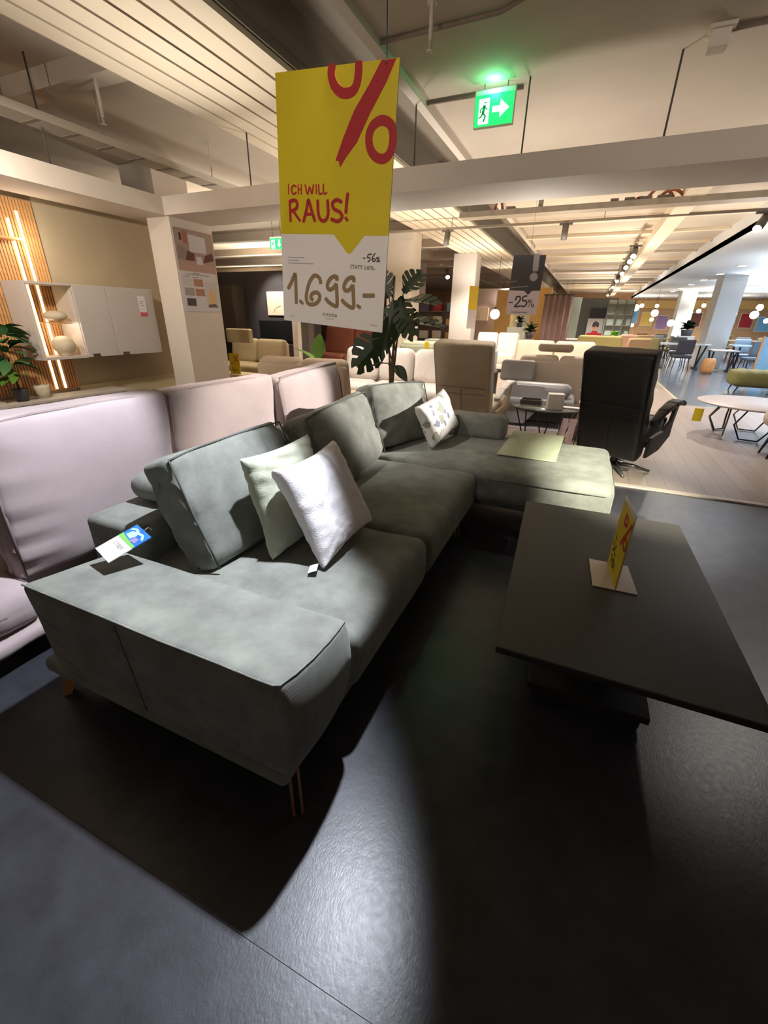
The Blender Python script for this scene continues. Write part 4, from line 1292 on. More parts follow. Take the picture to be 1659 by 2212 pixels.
# glass table with box and leaflets
GT = empty('glass_table', (-.28, 5.45, .001), 'low oval smoked glass table with dark wire legs between the two recliners', 'coffee table')
obj('glass_top', MB().lathe([(.40, 0), (.41, .006), (.40, .012)], (-.28, 5.45, .42), 32, sx=1.0, sy=.85), GLASS, GT, True)
obj('rim', MB().tube([(-.28 + .36 * math.cos(t * .3927), 5.45 + .30 * math.sin(t * .3927), .408) for t in range(16)], .011, 6, closed=True), BLACKP, GT)
for k in range(6):
    a = k * 1.047 + .3
    x, y = -.28 + .36 * math.cos(a), 5.45 + .30 * math.sin(a)
    obj('leg', MB().tube([(x, y, .41), (-.28 + .24 * math.cos(a + .25), 5.45 + .2 * math.sin(a + .25), .0)], .009, 6), BLACKP, GT)
bx = bevel(solo('cardboard_box', MB().box(-.085, .085, -.07, .07, 0, .17), M('white_card', (214, 204, 194), .7), 'cream cardboard box on the low glass table', 'box'), .003)
bx.location = (-.20, 5.30, .4335)
bx.rotation_euler = (0, 0, .2)
tr = solo('tray', MB().box(-.12, .12, -.10, .10, 0, .012).box(-.12, -.11, -.10, .10, .012, .05).box(.11, .12, -.10, .10, .012, .05).box(-.11, .11, -.10, -.09, .012, .05).box(-.11, .11, .09, .10, .012, .05), M('dark_tray', (66, 60, 52), .6), 'dark square tray on the glass table left of the cream box', 'tray')
tr.location = (-.48, 5.55, .4335)
bk = solo('booklet', MB().box(-.10, .10, -.05, .05, 0, .012), PAPER, 'pale booklet lying on the glass table right of the cream box', 'booklet')
bk.location = (-.02, 5.43, .4335)
LS = empty('leaflet_stand', (-.07, 5.02, 0), 'pink leaflets with red foot in a wire stand, left of the black recliner', 'leaflet stand')
for k in range(2):
    x = -.115 + k * .085
    obj('leaflet', MB().prism([(0, 0), (.07, 0), (.095, .36), (.025, .36)], (x, 5.02 - k * .008, .03), (1, 0, 0), (0, .22, .97), .002), M('pale_pink_paper', (226, 200, 200), .6), LS)
    obj('red_strip', MB().prism([(0.002, 0), (.072, 0), (.076, .06), (.006, .06)], (x, 5.017 - k * .008, .03), (1, 0, 0), (0, .22, .97), .002), M('pink_red_print', (206, 84, 104), .6), LS)
for x in (-.13, .06):
    obj('wire_leg', MB().tube([(x, 5.0, 0), (x + .05, 5.11, .43)], .005, 6), BLACKP, LS)
obj('wire_leg', MB().tube([(-.12, 5.008, .025), (.06, 5.008, .025)], .005, 6), BLACKP, LS)
solo('area_rug', MB().box(-1.0, .30, 6.07, 7.05, 0, .008), RUG, 'lilac grey rug on the wood floor behind the glass table', 'rug', loc=(-.35, 6.55, .0015))

# grey leather sofa with raised headrest
GS = empty('leather_sofa', (-.60, 6.6, .001), 'low grey leather sofa with tilted headrest and dark base, behind the glass table', 'sofa')
obj('seat', MB().soft((-.48, 6.55, .33), (.95, .85, .16), .07, (10, 8, 4)), GLEATH, GS, True)
obj('armrest', MB().soft((-.45, 6.30, .50), (.78, .26, .18), .085, (10, 6, 4)), GLEATH, GS, True)
obj('headrest', MB().soft((-.86, 6.95, .66), (.50, .14, .30), .05, (8, 4, 6), rot=Matrix.Rotation(R(14), 3, 'X').inverted()), GLEATH, GS, True)
obj('side_panel', MB().prism([(-.62, .05), (-.30, .05), (-.02, .40), (-.10, .56), (-.62, .56)], (-.30, 6.18, 0), (1, 0, 0), (0, 0, 1), .02), GLEATH, GS)
obj('base_frame', MB().box(-.90, -.05, 6.22, 6.95, .10, .25), BLACKP, GS)
for (x, y) in ((-.86, 6.26), (-.1, 6.26), (-.86, 6.9), (-.1, 6.9)):
    obj('leg', MB().tube([(x, y, .10), (x, y, .0095)], .018, 8), STEEL, GS)
BP = empty('leather_chair', (-1.06, 6.1, .001), 'black leather chair half hidden behind the taupe recliner, with white headrest pad', 'chair')
obj('side_panel', MB().soft((-1.08, 6.09, .42), (.10, .35, .62), .04, (3, 6, 8)), BLEATH, BP, True)
obj('headrest', MB().soft((-1.04, 5.80, .86), (.07, .20, .30), .034, (3, 5, 6)), M('white_leather', (228, 226, 232), .4), BP, True)
obj('seat', MB().soft((-1.22, 6.11, .36), (.22, .40, .14), .05, (6, 6, 4)), BLEATH, BP, True)
for s in (-.2, .2):
    obj('leg', MB().tube([(-1.16, 6.11 + s, .30), (-1.13, 6.11 + s, 0)], .014, 8), STEEL, BP)


# simple sofas of the departments behind: base, seat and back cushions, arms, feet
def far_sofa(name, label, loc, rz, w, d, seat_h, back_h, mat, n=2, arms=True, backs=True, rnd_=.07):
    T = empty(name, (0, 0, 0), label, 'sofa')
    obj('base_frame', MB().soft((0, 0, .16), (w, d, .14), .03, (4, 4, 2)), mat, T, True, local=True)
    cw = (w - (.30 if arms else .02)) / n
    for i in range(n):
        x = -cw * n / 2 + cw * (i + .5)
        obj('seat_cushion', MB().soft((x, .06, (seat_h + .23) / 2), (cw - .012, d - .16, seat_h - .23), rnd_, (4, 4, 3)), mat, T, True, local=True)
        if backs:
            obj('back_cushion', MB().soft((x, -d / 2 + .13, (seat_h + back_h) / 2 - .02), (cw - .012, .20, back_h - seat_h + .04), rnd_, (5, 3, 5), rot=Matrix.Rotation(R(10), 3, 'X')), mat, T, True, local=True)
    obj('backrest', MB().soft((0, -d / 2 + .05, (.22 + back_h - .06) / 2), (w, .12, back_h - .06 - .22), .05, (6, 3, 5)), mat, T, True, local=True)
    if arms:
        for s in (-1, 1):
            obj('armrest', MB().soft((s * (w / 2 - .07), 0, .40), (.15, d, .36), .06, (3, 6, 4)), mat, T, True, local=True)
    for sx_ in (-1, 1):
        for sy_ in (-1, 1):
            obj('leg', MB().tube([(sx_ * (w / 2 - .08), sy_ * (d / 2 - .08), .1), (sx_ * (w / 2 - .07), sy_ * (d / 2 - .07), 0)], [.02, .014], 8), BLACKP, T, True, local=True)
    T.location = loc
    T.rotation_euler = (0, 0, rz)
    return T


far_sofa('fabric_sofa', 'pinkish beige sofa seen from behind, between the column and the tall plant', (-3.08, 4.86, 0), R(3), 1.20, .85, .46, .90, SAND, 2, False)
far_sofa('boucle_sofa', 'cream boucle sofa with round back cushions, behind the tall monstera plant', (-2.50, 5.86, 0), R(184), 1.66, .95, .50, .95, CREAM, 3, False, rnd_=.10)
far_sofa('fabric_sofa', 'low beige sofa turning its smooth back to the grey leather sofa', (-.32, 7.55, .001), 0, 1.15, .9, .44, .88, M('greige_fabric', (192, 178, 166), .9, .03, 6), 2, False)
far_sofa('leather_sofa', 'pale sand leather sofa with two wide seats, beyond the low beige sofa', (-.55, 9.3, .001), R(181), 1.5, .95, .50, .99, SANDL, 2, False)
hc = solo('head_cushion', MB().soft((0, 0, 0), (.50, .14, .12), .055, (6, 3, 3)), M('taupe_leather', (160, 142, 122), .6), 'taupe neck roll on the back of the low beige sofa', 'cushion', smooth=True)
hc.location = (-.40, 7.26, .925)
far_sofa('fabric_sofa', 'olive beige sofa at the edge behind the black recliner top', (.25, 10.6, .001), R(180), .9, .85, .5, 1.08, M('pale_olive', (158, 146, 94), .9), 1, False)
far_sofa('leather_sofa', 'beige leather sofa before the dark wall, left of the price sign', (-6.15, 7.2, 0), R(180), 1.35, .95, .48, .92, M('straw_leather', (176, 158, 124), .6, .03, 6), 2, False)
hr = solo('head_cushion', MB().soft((0, 0, 0), (.55, .12, .24), .03, (6, 3, 4)), M('straw_leather', (176, 158, 124), .6, .03, 6), 'raised straw coloured headrest on the beige leather sofa by the dark wall', 'headrest', smooth=True)
hr.location = (-5.95, 6.78, .88)
far_sofa('fabric_sofa', 'white sofas row below the cream picture, far behind the taupe recliner', (-2.35, 13.2, .001), R(180), 1.2, .8, .5, 1.02, M('white_fabric', (232, 226, 216), .9), 2, False)
far_sofa('fabric_sofa', 'terracotta sofa glimpsed under the right corner of the price sign', (-5.5, 10.3, 0), R(182), 1.7, .9, .5, 1.12, TERRA, 2, False)
far_sofa('fabric_sofa', 'pale sage green sofa below the far counter, right of the plant', (-3.0, 9.0, 0), 0, .9, .8, .5, .94, M('pale_sage_fabric', (176, 180, 158), .9), 1, False)

# monstera behind the sofa corner
MP = empty('monstera_plant', (-2.08, 4.92, 0), 'tall dark monstera plant with split leaves, right of the large price sign', 'plant')
obj('pot', MB().lathe([(.13, 0), (.17, .28), (.175, .30), (.155, .30), (.15, .26)], (-2.08, 4.92, 0), 20), POTD, MP, True)
obj('soil', MB().lathe([(.150, 0), (.150, .01)], (-2.08, 4.92, .26), 16), STEM, MP)
for (dx, dy, top, s) in ((.02, 0, 1.35, .022), (-.03, .03, 1.2, .018), (.03, .04, 1.25, .016)):
    obj('stem', MB().tube([(-2.08, 4.92, .26), (-2.08 + dx * .5, 4.92 + dy, .7), (-2.07 + dx * 2, 4.92 + dy, top)], [s, s, s * .5], 8), STEM, MP, True)
mon = [((-2.05, 4.90, 1.15), (-2.03, 4.85, 1.45), (.08, -.1, 1), .36, .36, 1.4), ((-2.05, 4.90, 1.2), (-1.99, 4.83, 1.53), (-.30, -.1, -1), .38, .34, 1.4), ((-2.03, 4.90, 1.2), (-1.95, 4.84, 1.57), (.35, -.2, -.9), .32, .28, 1.2),
       ((-2.02, 4.90, 1.1), (-1.93, 4.86, 1.52), (1, -.1, .10), .42, .34, .28), ((-2.03, 4.90, 1.0), (-1.92, 4.86, 1.31), (1, 0, .08), .44, .34, .22), ((-2.06, 4.90, .9), (-2.13, 4.83, 1.17), (-.72, -.1, -.62), .44, .42, 1.35),
       ((-2.05, 4.90, 1.1), (-2.06, 4.82, 1.36), (-.15, -.3, -.9), .36, .34, 1.5), ((-2.04, 4.92, 1.2), (-1.96, 4.95, 1.60), (.5, .2, .7), .32, .30, 1.0), ((-2.07, 4.92, .80), (-1.99, 4.85, .84), (.75, -.4, -.45), .24, .13, .6), ((-2.07, 4.92, .80), (-2.15, 4.88, .86), (-.9, -.3, -.1), .16, .10, .4),
       ((-2.04, 4.90, 1.1), (-1.94, 4.86, 1.44), (.55, -.4, -.5), .34, .30, 1.0), ((-2.05, 4.90, 1.2), (-2.10, 4.88, 1.55), (-.45, -.1, .8), .34, .32, 1.4)]
for (s, b, d, L, wd, rl) in mon:
    obj('leaf_stalk', MB().tube([s, (Vector(s) + Vector(b)) / 2 + Vector((0, 0, .03)), b], .007, 6), STEM, MP, True)
    obj('leaf', leaf_mb(MB(), b, d, L, wd, .18, roll=rl, notch=5 if L > .25 else 0), LEAF, MP)
LP = empty('leafy_plant', (-3.66, 5.45, 0), 'fresh green broad leaved plant below the large price sign', 'plant')
obj('pot', MB().lathe([(.10, 0), (.13, .24), (.118, .24), (.11, .2)], (-3.66, 5.45, 0), 18), POTD, LP, True)
for (b, d, L, wd, m_) in (((-3.45, 5.39, .80), (-.75, .1, .40), .40, .21, LEAFL), ((-3.38, 5.39, .80), (.05, .1, .9), .40, .24, LEAFL), ((-3.42, 5.37, .75), (-.9, -.1, .05), .32, .18, LEAFL), ((-3.35, 5.39, .78), (.75, -.1, -.30), .27, .10, LEAF), ((-3.40, 5.39, .75), (.3, .2, .1), .25, .15, LEAF)):
    obj('leaf_stalk', MB().tube([(-3.66, 5.45, .22), (-3.56, 5.42, .55), b], .007, 6), STEM, LP, True)
    obj('leaf', leaf_mb(MB(), b, d, L, wd, .15, roll=rnd.uniform(-.3, .3)), m_, LP, True)

# round table with hexagon wire base
HT = empty('round_table', (2.17, 7.05, .001), 'round pale table on a hexagon wire base, at the right on the wood floor', 'coffee table')
obj('table_top', MB().lathe([(.64, 0), (.66, .008), (.66, .02), (.65, .024)], (2.17, 7.05, .405), 40), M('pale_stone', (186, 172, 168), .35, .03, 6), HT, True)
obj('under_plate', MB().lathe([(.50, 0), (.52, .02)], (2.17, 7.05, .384), 32), BLACKP, HT, True)
for k in range(6):
    a = k * math.pi / 3 + .3
    c = Vector((2.17 + .36 * math.cos(a), 7.05 + .36 * math.sin(a), .197))
    t_ = Vector((-math.sin(a), math.cos(a), 0))
    o_ = Vector((math.cos(a), math.sin(a), 0)) * .06
    hx = [c + t_ * (.19 * math.cos(q * math.pi / 3)) + Vector((0, 0, .185 * math.sin(q * math.pi / 3) / .866)) * .98 + o_ * (1 if abs(math.sin(q * math.pi / 3)) < .1 else 0) for q in range(6)]
    hx = [Vector((p.x, p.y, max(.012, min(.383, p.z)))) for p in hx]
    obj('hexagon_frame', MB().tube(hx, .011, 6, closed=True), STEEL if k % 2 else DSTEEL, HT)
YT = solo('price_tag', MB().box(1.47, 1.575, 6.86, 6.864, .17, .335), YEL, 'small yellow price tag hanging at the left edge of the round table', 'price tag')
WCH = empty('lounge_chair', (2.34, 5.80, .001), 'pale cream lounge chair cut off by the right photo edge, dark slim legs', 'chair')
obj('seat', MB().soft((2.35, 5.84, .42), (.76, .72, .22), .10, (8, 8, 4)), CREAM, WCH, True)
obj('backrest', MB().soft((2.62, 5.84, .68), (.20, .72, .42), .09, (4, 8, 6)), CREAM, WCH, True)
for (x, y, x2, y2) in ((2.14, 5.88, 2.05, 5.86), (2.12, 6.08, 2.05, 6.12), (2.58, 5.58, 2.64, 5.52), (2.58, 6.10, 2.64, 6.16)):
    obj('leg', MB().tube([(x, y, .33), (x2, y2, 0)], [.022, .011], 8), BLACKP, WCH, True)
OT = empty('ottoman', (3.52, 12.05, .001), 'olive velvet ottoman with slim dark legs beside the stone aisle, right', 'ottoman')
obj('cushion', MB().soft((3.52, 12.05, .29), (.98, .75, .34), .13, (10, 8, 5), lambda x, y, z: (x, y, z + .012 * math.cos(x * 26) * (1 if z > 0 else 0))), OLIVE, OT, True)
for (x, y) in ((3.18, 11.82), (3.85, 11.82), (3.18, 12.28), (3.85, 12.28)):
    obj('leg', MB().tube([(x, y, .14), (x + (.05 if x > 3.5 else -.05), y - .02, 0)], [.018, .012], 8), BLACKP, OT, True)
# ---------------------------------------------------------------- dark room behind the column, left
struct('wall_back', MB().box(-10.5, -5.9, 9.5, 9.6, 0, 2.32), DARKW)
struct('wall_left', MB().box(-9.6, -9.5, 6.0, 9.5, 0, 2.32), DARKW)
struct('wall_right', MB().box(-5.26, -5.14, 7.5, 7.62, 0, 2.32), WHITE)
struct('wall_right', MB().box(-5.42, -5.22, 8.0, 8.2, 0, 2.2), M('taupe_panel', (96, 86, 78), .8)).name = 'wall_right.001'
PIC = empty('canvas_picture', (-6.95, 9.48, 1.36), 'pale cream canvas with thin dark lines on the dark wall left of the price sign', 'picture')
obj('canvas', MB().box(-7.32, -6.50, 9.46, 9.50, 1.36, 1.88), M('pale_cream_canvas', (246, 232, 200), .8), PIC)
g = MB()
for L in ([(.55, .42), (.54, .28)], [(.20, .12), (.28, .18), (.40, .20)], [(.2, .06), (.21, .12)]):
    for i in range(len(L) - 1):
        g.stroke([L[i], L[i + 1]], .01, (-7.32, 9.459, 1.36), (1, 0, 0), (0, 0, 1), .001)
obj('line_drawing', g, BLACKP, PIC)
spot('picture_lamp', (-6.9, 8.6, 2.5), (-6.95, 9.5, 1.5), 110, 70, .6, NEUT, .04)
TCB = empty('tall_cabinet', (-8.25, 9.2, 0), 'tall dark brown cabinet in the corner of the dark room', 'cabinet')
obj('body', MB().box(-8.5, -8.0, 9.05, 9.48, .06, 2.0), M('dark_brown_lacquer', (84, 74, 66), .5), TCB)
obj('door', MB().box(-8.49, -8.01, 9.03, 9.05, .08, 1.98), M('dark_brown_lacquer', (84, 74, 66), .5), TCB)
obj('plinth', MB().box(-8.45, -8.05, 9.1, 9.45, 0, .06), BLACKP, TCB)
TV = empty('television', (-6.95, 9.3, .72), 'large black television on a dark cabinet under the cream canvas', 'television')
obj('screen', MB().box(-7.46, -6.40, 9.26, 9.30, .80, 1.24), M('black_glass', (34, 34, 36), .15), TV)
obj('stand', MB().box(-7.1, -6.8, 9.22, 9.40, .722, .80), BLACKP, TV)
SBD = empty('sideboard', (-6.8, 9.25, 0), 'dark grey sideboard carrying the television', 'sideboard')
obj('body', MB().box(-7.55, -6.05, 9.05, 9.48, .08, .70), M('graphite_lacquer', (92, 88, 88), .5), SBD)
obj('board_top', MB().box(-7.57, -6.03, 9.03, 9.49, .70, .72), M('graphite_lacquer', (92, 88, 88), .5), SBD)
for k in range(3):
    obj('drawer', MB().box(-7.54 + k * .5, -7.06 + k * .5, 9.035, 9.05, .1, .69), M('graphite_lacquer', (92, 88, 88), .5), SBD)
obj('plinth', MB().box(-7.5, -6.1, 9.1, 9.45, 0, .08), BLACKP, SBD)
EC = empty('side_table', (-5.45, 6.05, 0), 'small white side table with yellow tent card, right of the column foot', 'table')
obj('table_top', MB().box(-5.75, -5.15, 5.85, 6.25, .40, .43), M('ivory_lacquer', (226, 212, 176), .5), EC)
for (x, y) in ((-5.7, 5.9), (-5.2, 5.9), (-5.7, 6.2), (-5.2, 6.2)):
    obj('leg', MB().box(x - .02, x + .02, y - .02, y + .02, 0, .40), M('ivory_lacquer', (226, 212, 176), .5), EC)
YC = empty('tent_card', (-5.42, 6.02, .43), 'yellow tent price card with red percent mark on the white side table', 'price sign')
obj('card', MB().box(-5.53, -5.31, 5.98, 5.984, .431, .76), YEL, YC)
obj('card_side', MB().prism([(0, 0), (.05, 0), (.05, .33), (0, .33)], (-5.53, 5.984, .431), (-.55, .83, 0), (0, 0, 1), .003), YEL, YC)
g = MB()
for L in ([(.11, .30), (.20, .18)], [(.19, .30), (.12, .19)], [(.10, .27), (.12, .24)], [(.03, .17), (.08, .16)]):
    g.stroke(L, .014, (-5.53, 5.979, .431), (1, 0, 0), (0, 0, 1), .001)
obj('percent_print', g, RED, YC)
g = MB()
for L in ([(.05, .10), (.07, .04)], [(.08, .10), (.08, .04), (.11, .06)], [(.12, .09), (.14, .05)], [(.15, .08), (.18, .04)]):
    g.stroke(L, .010, (-5.53, 5.979, .431), (1, 0, 0), (0, 0, 1), .001)
obj('price_print', g, BLACKP, YC)
far_chair_n = [0]


def chair(label, loc, rz, mat, group=None, seat=.46, top=.88, w=.48):
    T = empty('dining_chair', (0, 0, 0), label, 'chair', group)
    obj('seat', MB().soft((0, 0, seat - .04), (w, w, .09), .04, (4, 4, 2)), mat, T, True, local=True)
    obj('backrest', MB().soft((0, -w / 2 + .02, (seat + top) / 2 + .03), (w * .96, .08, top - seat), .038, (4, 2, 4), rot=Matrix.Rotation(R(8), 3, 'X')), mat, T, True, local=True)
    for sx_ in (-1, 1):
        for sy_ in (-1, 1):
            obj('leg', MB().tube([(sx_ * w * .38, sy_ * w * .38, seat - .07), (sx_ * w * .46, sy_ * w * .46, 0)], [.016, .011], 6), BLACKP, T, True, local=True)
    T.location = loc
    T.rotation_euler = (0, 0, rz)
    return T


def table(label, loc, rz, w, d, h, mat, group=None):
    T = empty('dining_table', (0, 0, 0), label, 'table', group)
    bevel(obj('table_top', MB().box(-w / 2, w / 2, -d / 2, d / 2, h - .04, h), mat, T, local=True), .008)
    for s in (-1, 1):
        obj('leg', MB().tube([(s * w * .42, -d * .42, h - .04), (s * w * .36, 0, .03), (s * w * .42, d * .42, h - .04)], .025, 6), BLACKP, T, local=True)
        obj('foot', MB().box(s * w * .36 - .03, s * w * .36 + .03, -d * .35, d * .35, 0, .035), BLACKP, T, local=True)
    T.location = loc
    T.rotation_euler = (0, 0, rz)
    return T


chair('navy blue chair peeking out behind the fresh green plant leaves', (-4.45, 8.6, 0), R(170), NAVY, None, .46, .82)
chair('black leather chair in the shadow of the dark room corner', (-7.55, 8.3, 0), R(200), BLEATH, None, .46, 1.05, .6)

# ---------------------------------------------------------------- middle of the shop: columns, panels, banners
struct('column', MB().box(-4.15, -3.58, 9.5, 10.0, 0, 2.96), WHITE)
struct('column', MB().box(-3.70, -3.06, 13.0, 13.5, 0, 2.96), GREYC)
struct('column', MB().box(3.55, 4.17, 18.0, 19.0, 0, 2.72), COOLW)
struct('column', MB().box(3.68, 4.30, 26.0, 27.0, 0, 2.72), COOLW)
struct('wall_back', MB().box(-4.6, -2.6, 17.0, 17.1, 0, 2.35), TAUPEW)
for (x0, x1, y) in ((-2.98, -2.50, 16.0), (-1.74, -1.20, 15.0)):
    struct('wall_right', MB().box(x0, x1, y, y + .15, 0, 2.25), OCHRE)
struct('wall_back', MB().box(-2.5, -1.74, 16.3, 16.4, 0, 2.2), M('pale_green_wall', (198, 198, 176), .85))
cu = MB()
n = 24
for i in range(n):
    x0, x1 = -1.29 + .74 * i / n, -1.29 + .74 * (i + 1) / n
    y0, y1 = 14.05 + .04 * math.sin(i * 1.3), 14.05 + .04 * math.sin((i + 1) * 1.3)
    cu.add([(x0, y0, .02), (x1, y1, .02), (x1, y1, 2.0), (x0, y0, 2.0), (x0, y0 + .02, .02), (x1, y1 + .02, .02), (x1, y1 + .02, 2.0), (x0, y0 + .02, 2.0)], [(0, 1, 2, 3), (5, 4, 7, 6), (3, 2, 6, 7), (0, 4, 5, 1)])
CU = empty('curtain', (-.92, 14.05, 0), 'mauve brown curtain hanging right of the dark discount sign', 'curtain')
obj('drape', cu, CURT, CU, True)
obj('curtain_rail', MB().tube([(-1.32, 14.06, 2.01), (-.52, 14.06, 2.01)], .016, 8), DSTEEL, CU)
for x in (-1.28, -.56):
    obj('stand_pole', MB().tube([(x, 14.1, 0), (x, 14.1, 2.01)], .014, 8), DSTEEL, CU)


def banner(name, label, x, y, w, z0, z1, mats, split=.5, zt=3.0, yaw=0):
    e = empty(name, (x, y, z0), label, 'banner')
    d = Vector((math.cos(yaw), math.sin(yaw), 0))
    o = Vector((x, y, 0)) - d * w / 2
    zm = z0 + (z1 - z0) * split
    obj('upper_panel', MB().prism([(0, zm), (w, zm), (w, z1), (0, z1)], o, d, (0, 0, 1), .006), mats[0], e)
    obj('lower_panel', MB().prism([(0, z0), (w, z0), (w, zm), (0, zm)], o, d, (0, 0, 1), .006), mats[1], e)
    obj('wire', MB().tube([(x, y, z1), (x, y, zt)], .003, 5), STEEL, e)
    return e


yb = banner('hanging_banner', 'narrow yellow sale banner seen nearly edge-on beside the pale grey column', -2.60, 11.0, .30, 1.15, 2.05, (YEL, M('pale_lilac_paper', (206, 200, 204), .6)), .45, 3.34, R(62))
banner('hanging_banner', 'dark grey hanging banner above the monstera leaves', -3.92, 11.0, .26, 1.80, 2.55, (M('banner_grey', (122, 116, 116), .7), M('banner_grey2', (150, 144, 142), .7)), .35, 3.2, R(20))
PC2 = empty('canvas_picture', (-3.8, 16.95, 1.3), 'cream picture on the taupe wall far behind the yellow banner', 'picture')
obj('canvas', MB().box(-4.2, -3.42, 16.95, 17.0, 1.32, 1.74), M('cream_canvas', (226, 214, 198), .8), PC2)
obj('line_drawing', MB().stroke([(.4, .3), (.45, .2), (.38, .12), (.5, .1)], .012, (-4.2, 16.949, 1.32), (1, 0, 0), (0, 0, 1), .001), GREYP, PC2)


def pendant(label, p, r, mat, zt, group=None):
    e = empty('pendant_lamp', (p[0], p[1], p[2] - r), label, 'lamp', group)
    obj('cord', MB().tube([(p[0], p[1], p[2] + r), (p[0], p[1], zt)], .006, 5), BLACKP, e)
    obj('cap', MB().lathe([(r * .3, 0), (r * .25, .06)], (p[0], p[1], p[2] + r * .9), 10), BLACKP, e)
    obj('shade', MB().lathe(sphere_prof(r, 2 * r, -r, 8), p, 12), mat, e, True)
    return e


pendant('white glass pendant lamp with dark cap, left of the discount sign', (-2.62, 14, 1.50), .14, M('lamp_glass', (255, 240, 220), .4, emit=2.2), 3.34)
WCB = empty('white_cabinet', (-2.1, 15.0, 0), 'white cabinet carrying a small plant under the discount sign', 'cabinet')
obj('body', MB().box(-2.36, -1.84, 14.9, 15.2, .05, 1.15), M('mint_white', (220, 226, 214), .6), WCB)
obj('door', MB().box(-2.35, -1.85, 14.88, 14.9, .08, 1.13), M('mint_white', (220, 226, 214), .6), WCB)
obj('plinth', MB().box(-2.32, -1.88, 14.95, 15.15, 0, .05), BLACKP, WCB)


def bush(label, p, h, r, mat, pot=True, seed=1, n=26):
    rr = random.Random(seed)
    e = empty('potted_plant', p, label, 'plant')
    ph = h * .3
    obj('pot', MB().lathe([(r * .42, 0), (r * .55, ph), (r * .48, ph), (r * .4, ph * .8)], p, 14), POTD, e, True)
    for i in range(n):
        a = i * 2.4
        d = Vector((math.cos(a), math.sin(a), rr.uniform(.2, 1.6)))
        b = Vector(p) + Vector((0, 0, ph * .9 + (h - ph) * .35 * rr.random()))
        obj('leaf', leaf_mb(MB(), b, d, (h - ph) * rr.uniform(.55, .8), r * .42, .3, n=4, roll=rr.uniform(-.5, .5)), mat, e, True)
    return e


bush('small dark plant on the white cabinet under the discount sign', (-2.02, 15.05, 1.151), .42, .17, LEAF, seed=3)
bush('dark plant right of the white cabinet, below the discount sign', (-1.6, 14.4, .85), .62, .24, LEAF, seed=4)
PLs = empty('plant_stand', (-1.6, 14.4, 0), 'thin grey stand under the dark plant below the discount sign', 'plant stand')
obj('pole', MB().tube([(-1.6, 14.4, .02), (-1.6, 14.4, .84)], .06, 10), GREYC, PLs)
obj('plate', MB().lathe([(.15, 0), (.15, .012)], (-1.6, 14.4, .836), 16), GREYC, PLs)
obj('foot', MB().lathe([(.18, 0), (.18, .02)], (-1.6, 14.4, 0), 16), GREYC, PLs)
bush('bright green plant on the lowboard beside the grey leather sofa', (.17, 5.86, .45), .36, .20, LEAFY, seed=5, n=34)
SK = empty('side_cube', (.17, 5.86, 0), 'taupe cube table under the bright green plant', 'table')
obj('body', MB().box(.06, .30, 5.74, 5.98, 0.001, .44), M('taupe_lacquer', (160, 144, 132), .5), SK)
obj('board_top', MB().box(.055, .305, 5.735, 5.985, .44, .45), M('taupe_lacquer', (160, 144, 132), .5), SK)
bush('lime green grass plant in black pot on the far counter', (.78, 16, .84), .36, .22, LEAFY, seed=6, n=40)
bush('dark green plant between the two pale blue columns', (3.55, 21.5, .90), .75, .40, LEAF, seed=8, n=40)

# counters and tables of the rear department
CN = empty('counter', (.2, 16, 0), 'grey counter with seated person behind it, far end of the shop', 'counter')
obj('body', MB().box(-1.3, 1.1, 15.85, 16.3, 0.02, .80), M('grey_laminate', (150, 142, 140), .6), CN)
obj('counter_top', MB().box(-1.35, 1.15, 15.8, 16.35, .80, .84), M('light_laminate', (196, 190, 184), .5), CN)
CN2 = empty('counter', (-3.0, 10.6, 0), 'pale counter with small goods, right of the monstera', 'counter')
obj('body', MB().box(-3.5, -2.5, 10.5, 10.9, 0.02, .86), M('light_laminate', (196, 190, 184), .5), CN2)
obj('counter_top', MB().box(-3.55, -2.45, 10.45, 10.95, .86, .90), M('pale_sage_board', (186, 194, 178), .5), CN2)
solo('price_tag', MB().box(-2.91, -2.82, 8.578, 8.584, .74, .93), YEL, 'small yellow tag stuck to the pale sage sofa back right of the plant', 'price tag')
SHF = empty('shelf_unit', (-5.0, 18, 0), 'shelf with colourful boxed goods far behind the monstera', 'shelf')
obj('frame', MB().box(-6.6, -4.2, 18.3, 18.34, 0, 2.0).box(-6.62, -6.58, 17.9, 18.34, 0, 2.0).box(-4.22, -4.18, 17.9, 18.34, 0, 2.0), M('shelf_taupe', (150, 132, 126), .7), SHF)
for z in (.1, .6, 1.1, 1.6):
    obj('shelf_board', MB().box(-6.6, -4.2, 17.9, 18.32, z, z + .03), M('shelf_taupe', (150, 132, 126), .7), SHF)
rr = random.Random(11)
goods = [M('good_%d' % i, c, .7) for i, c in enumerate(((206, 70, 60), (232, 220, 196), (150, 196, 226), (210, 170, 90), (120, 110, 150), (228, 226, 220)))]
words_ = ['red', 'cream', 'light blue', 'ochre', 'violet', 'white']
pos_ = ['lowest', 'second', 'third', 'top']
for zi, z in enumerate((.131, .631, 1.131, 1.631)):
    for k in range(4):
        x = -6.35 + k * .55
        gi = (zi * 5 + k * 2 + zi // 2) % 6
        hh = rr.uniform(.2, .34)
        solo('boxed_good', MB().box(x, x + .34, 17.95, 18.2, z, z + hh), goods[gi], '%s box, number %s from the left on the %s board of the far shelf' % (words_[gi], ['one', 'two', 'three', 'four'][k], pos_[zi]), 'box', 'boxed goods on the far shelf')

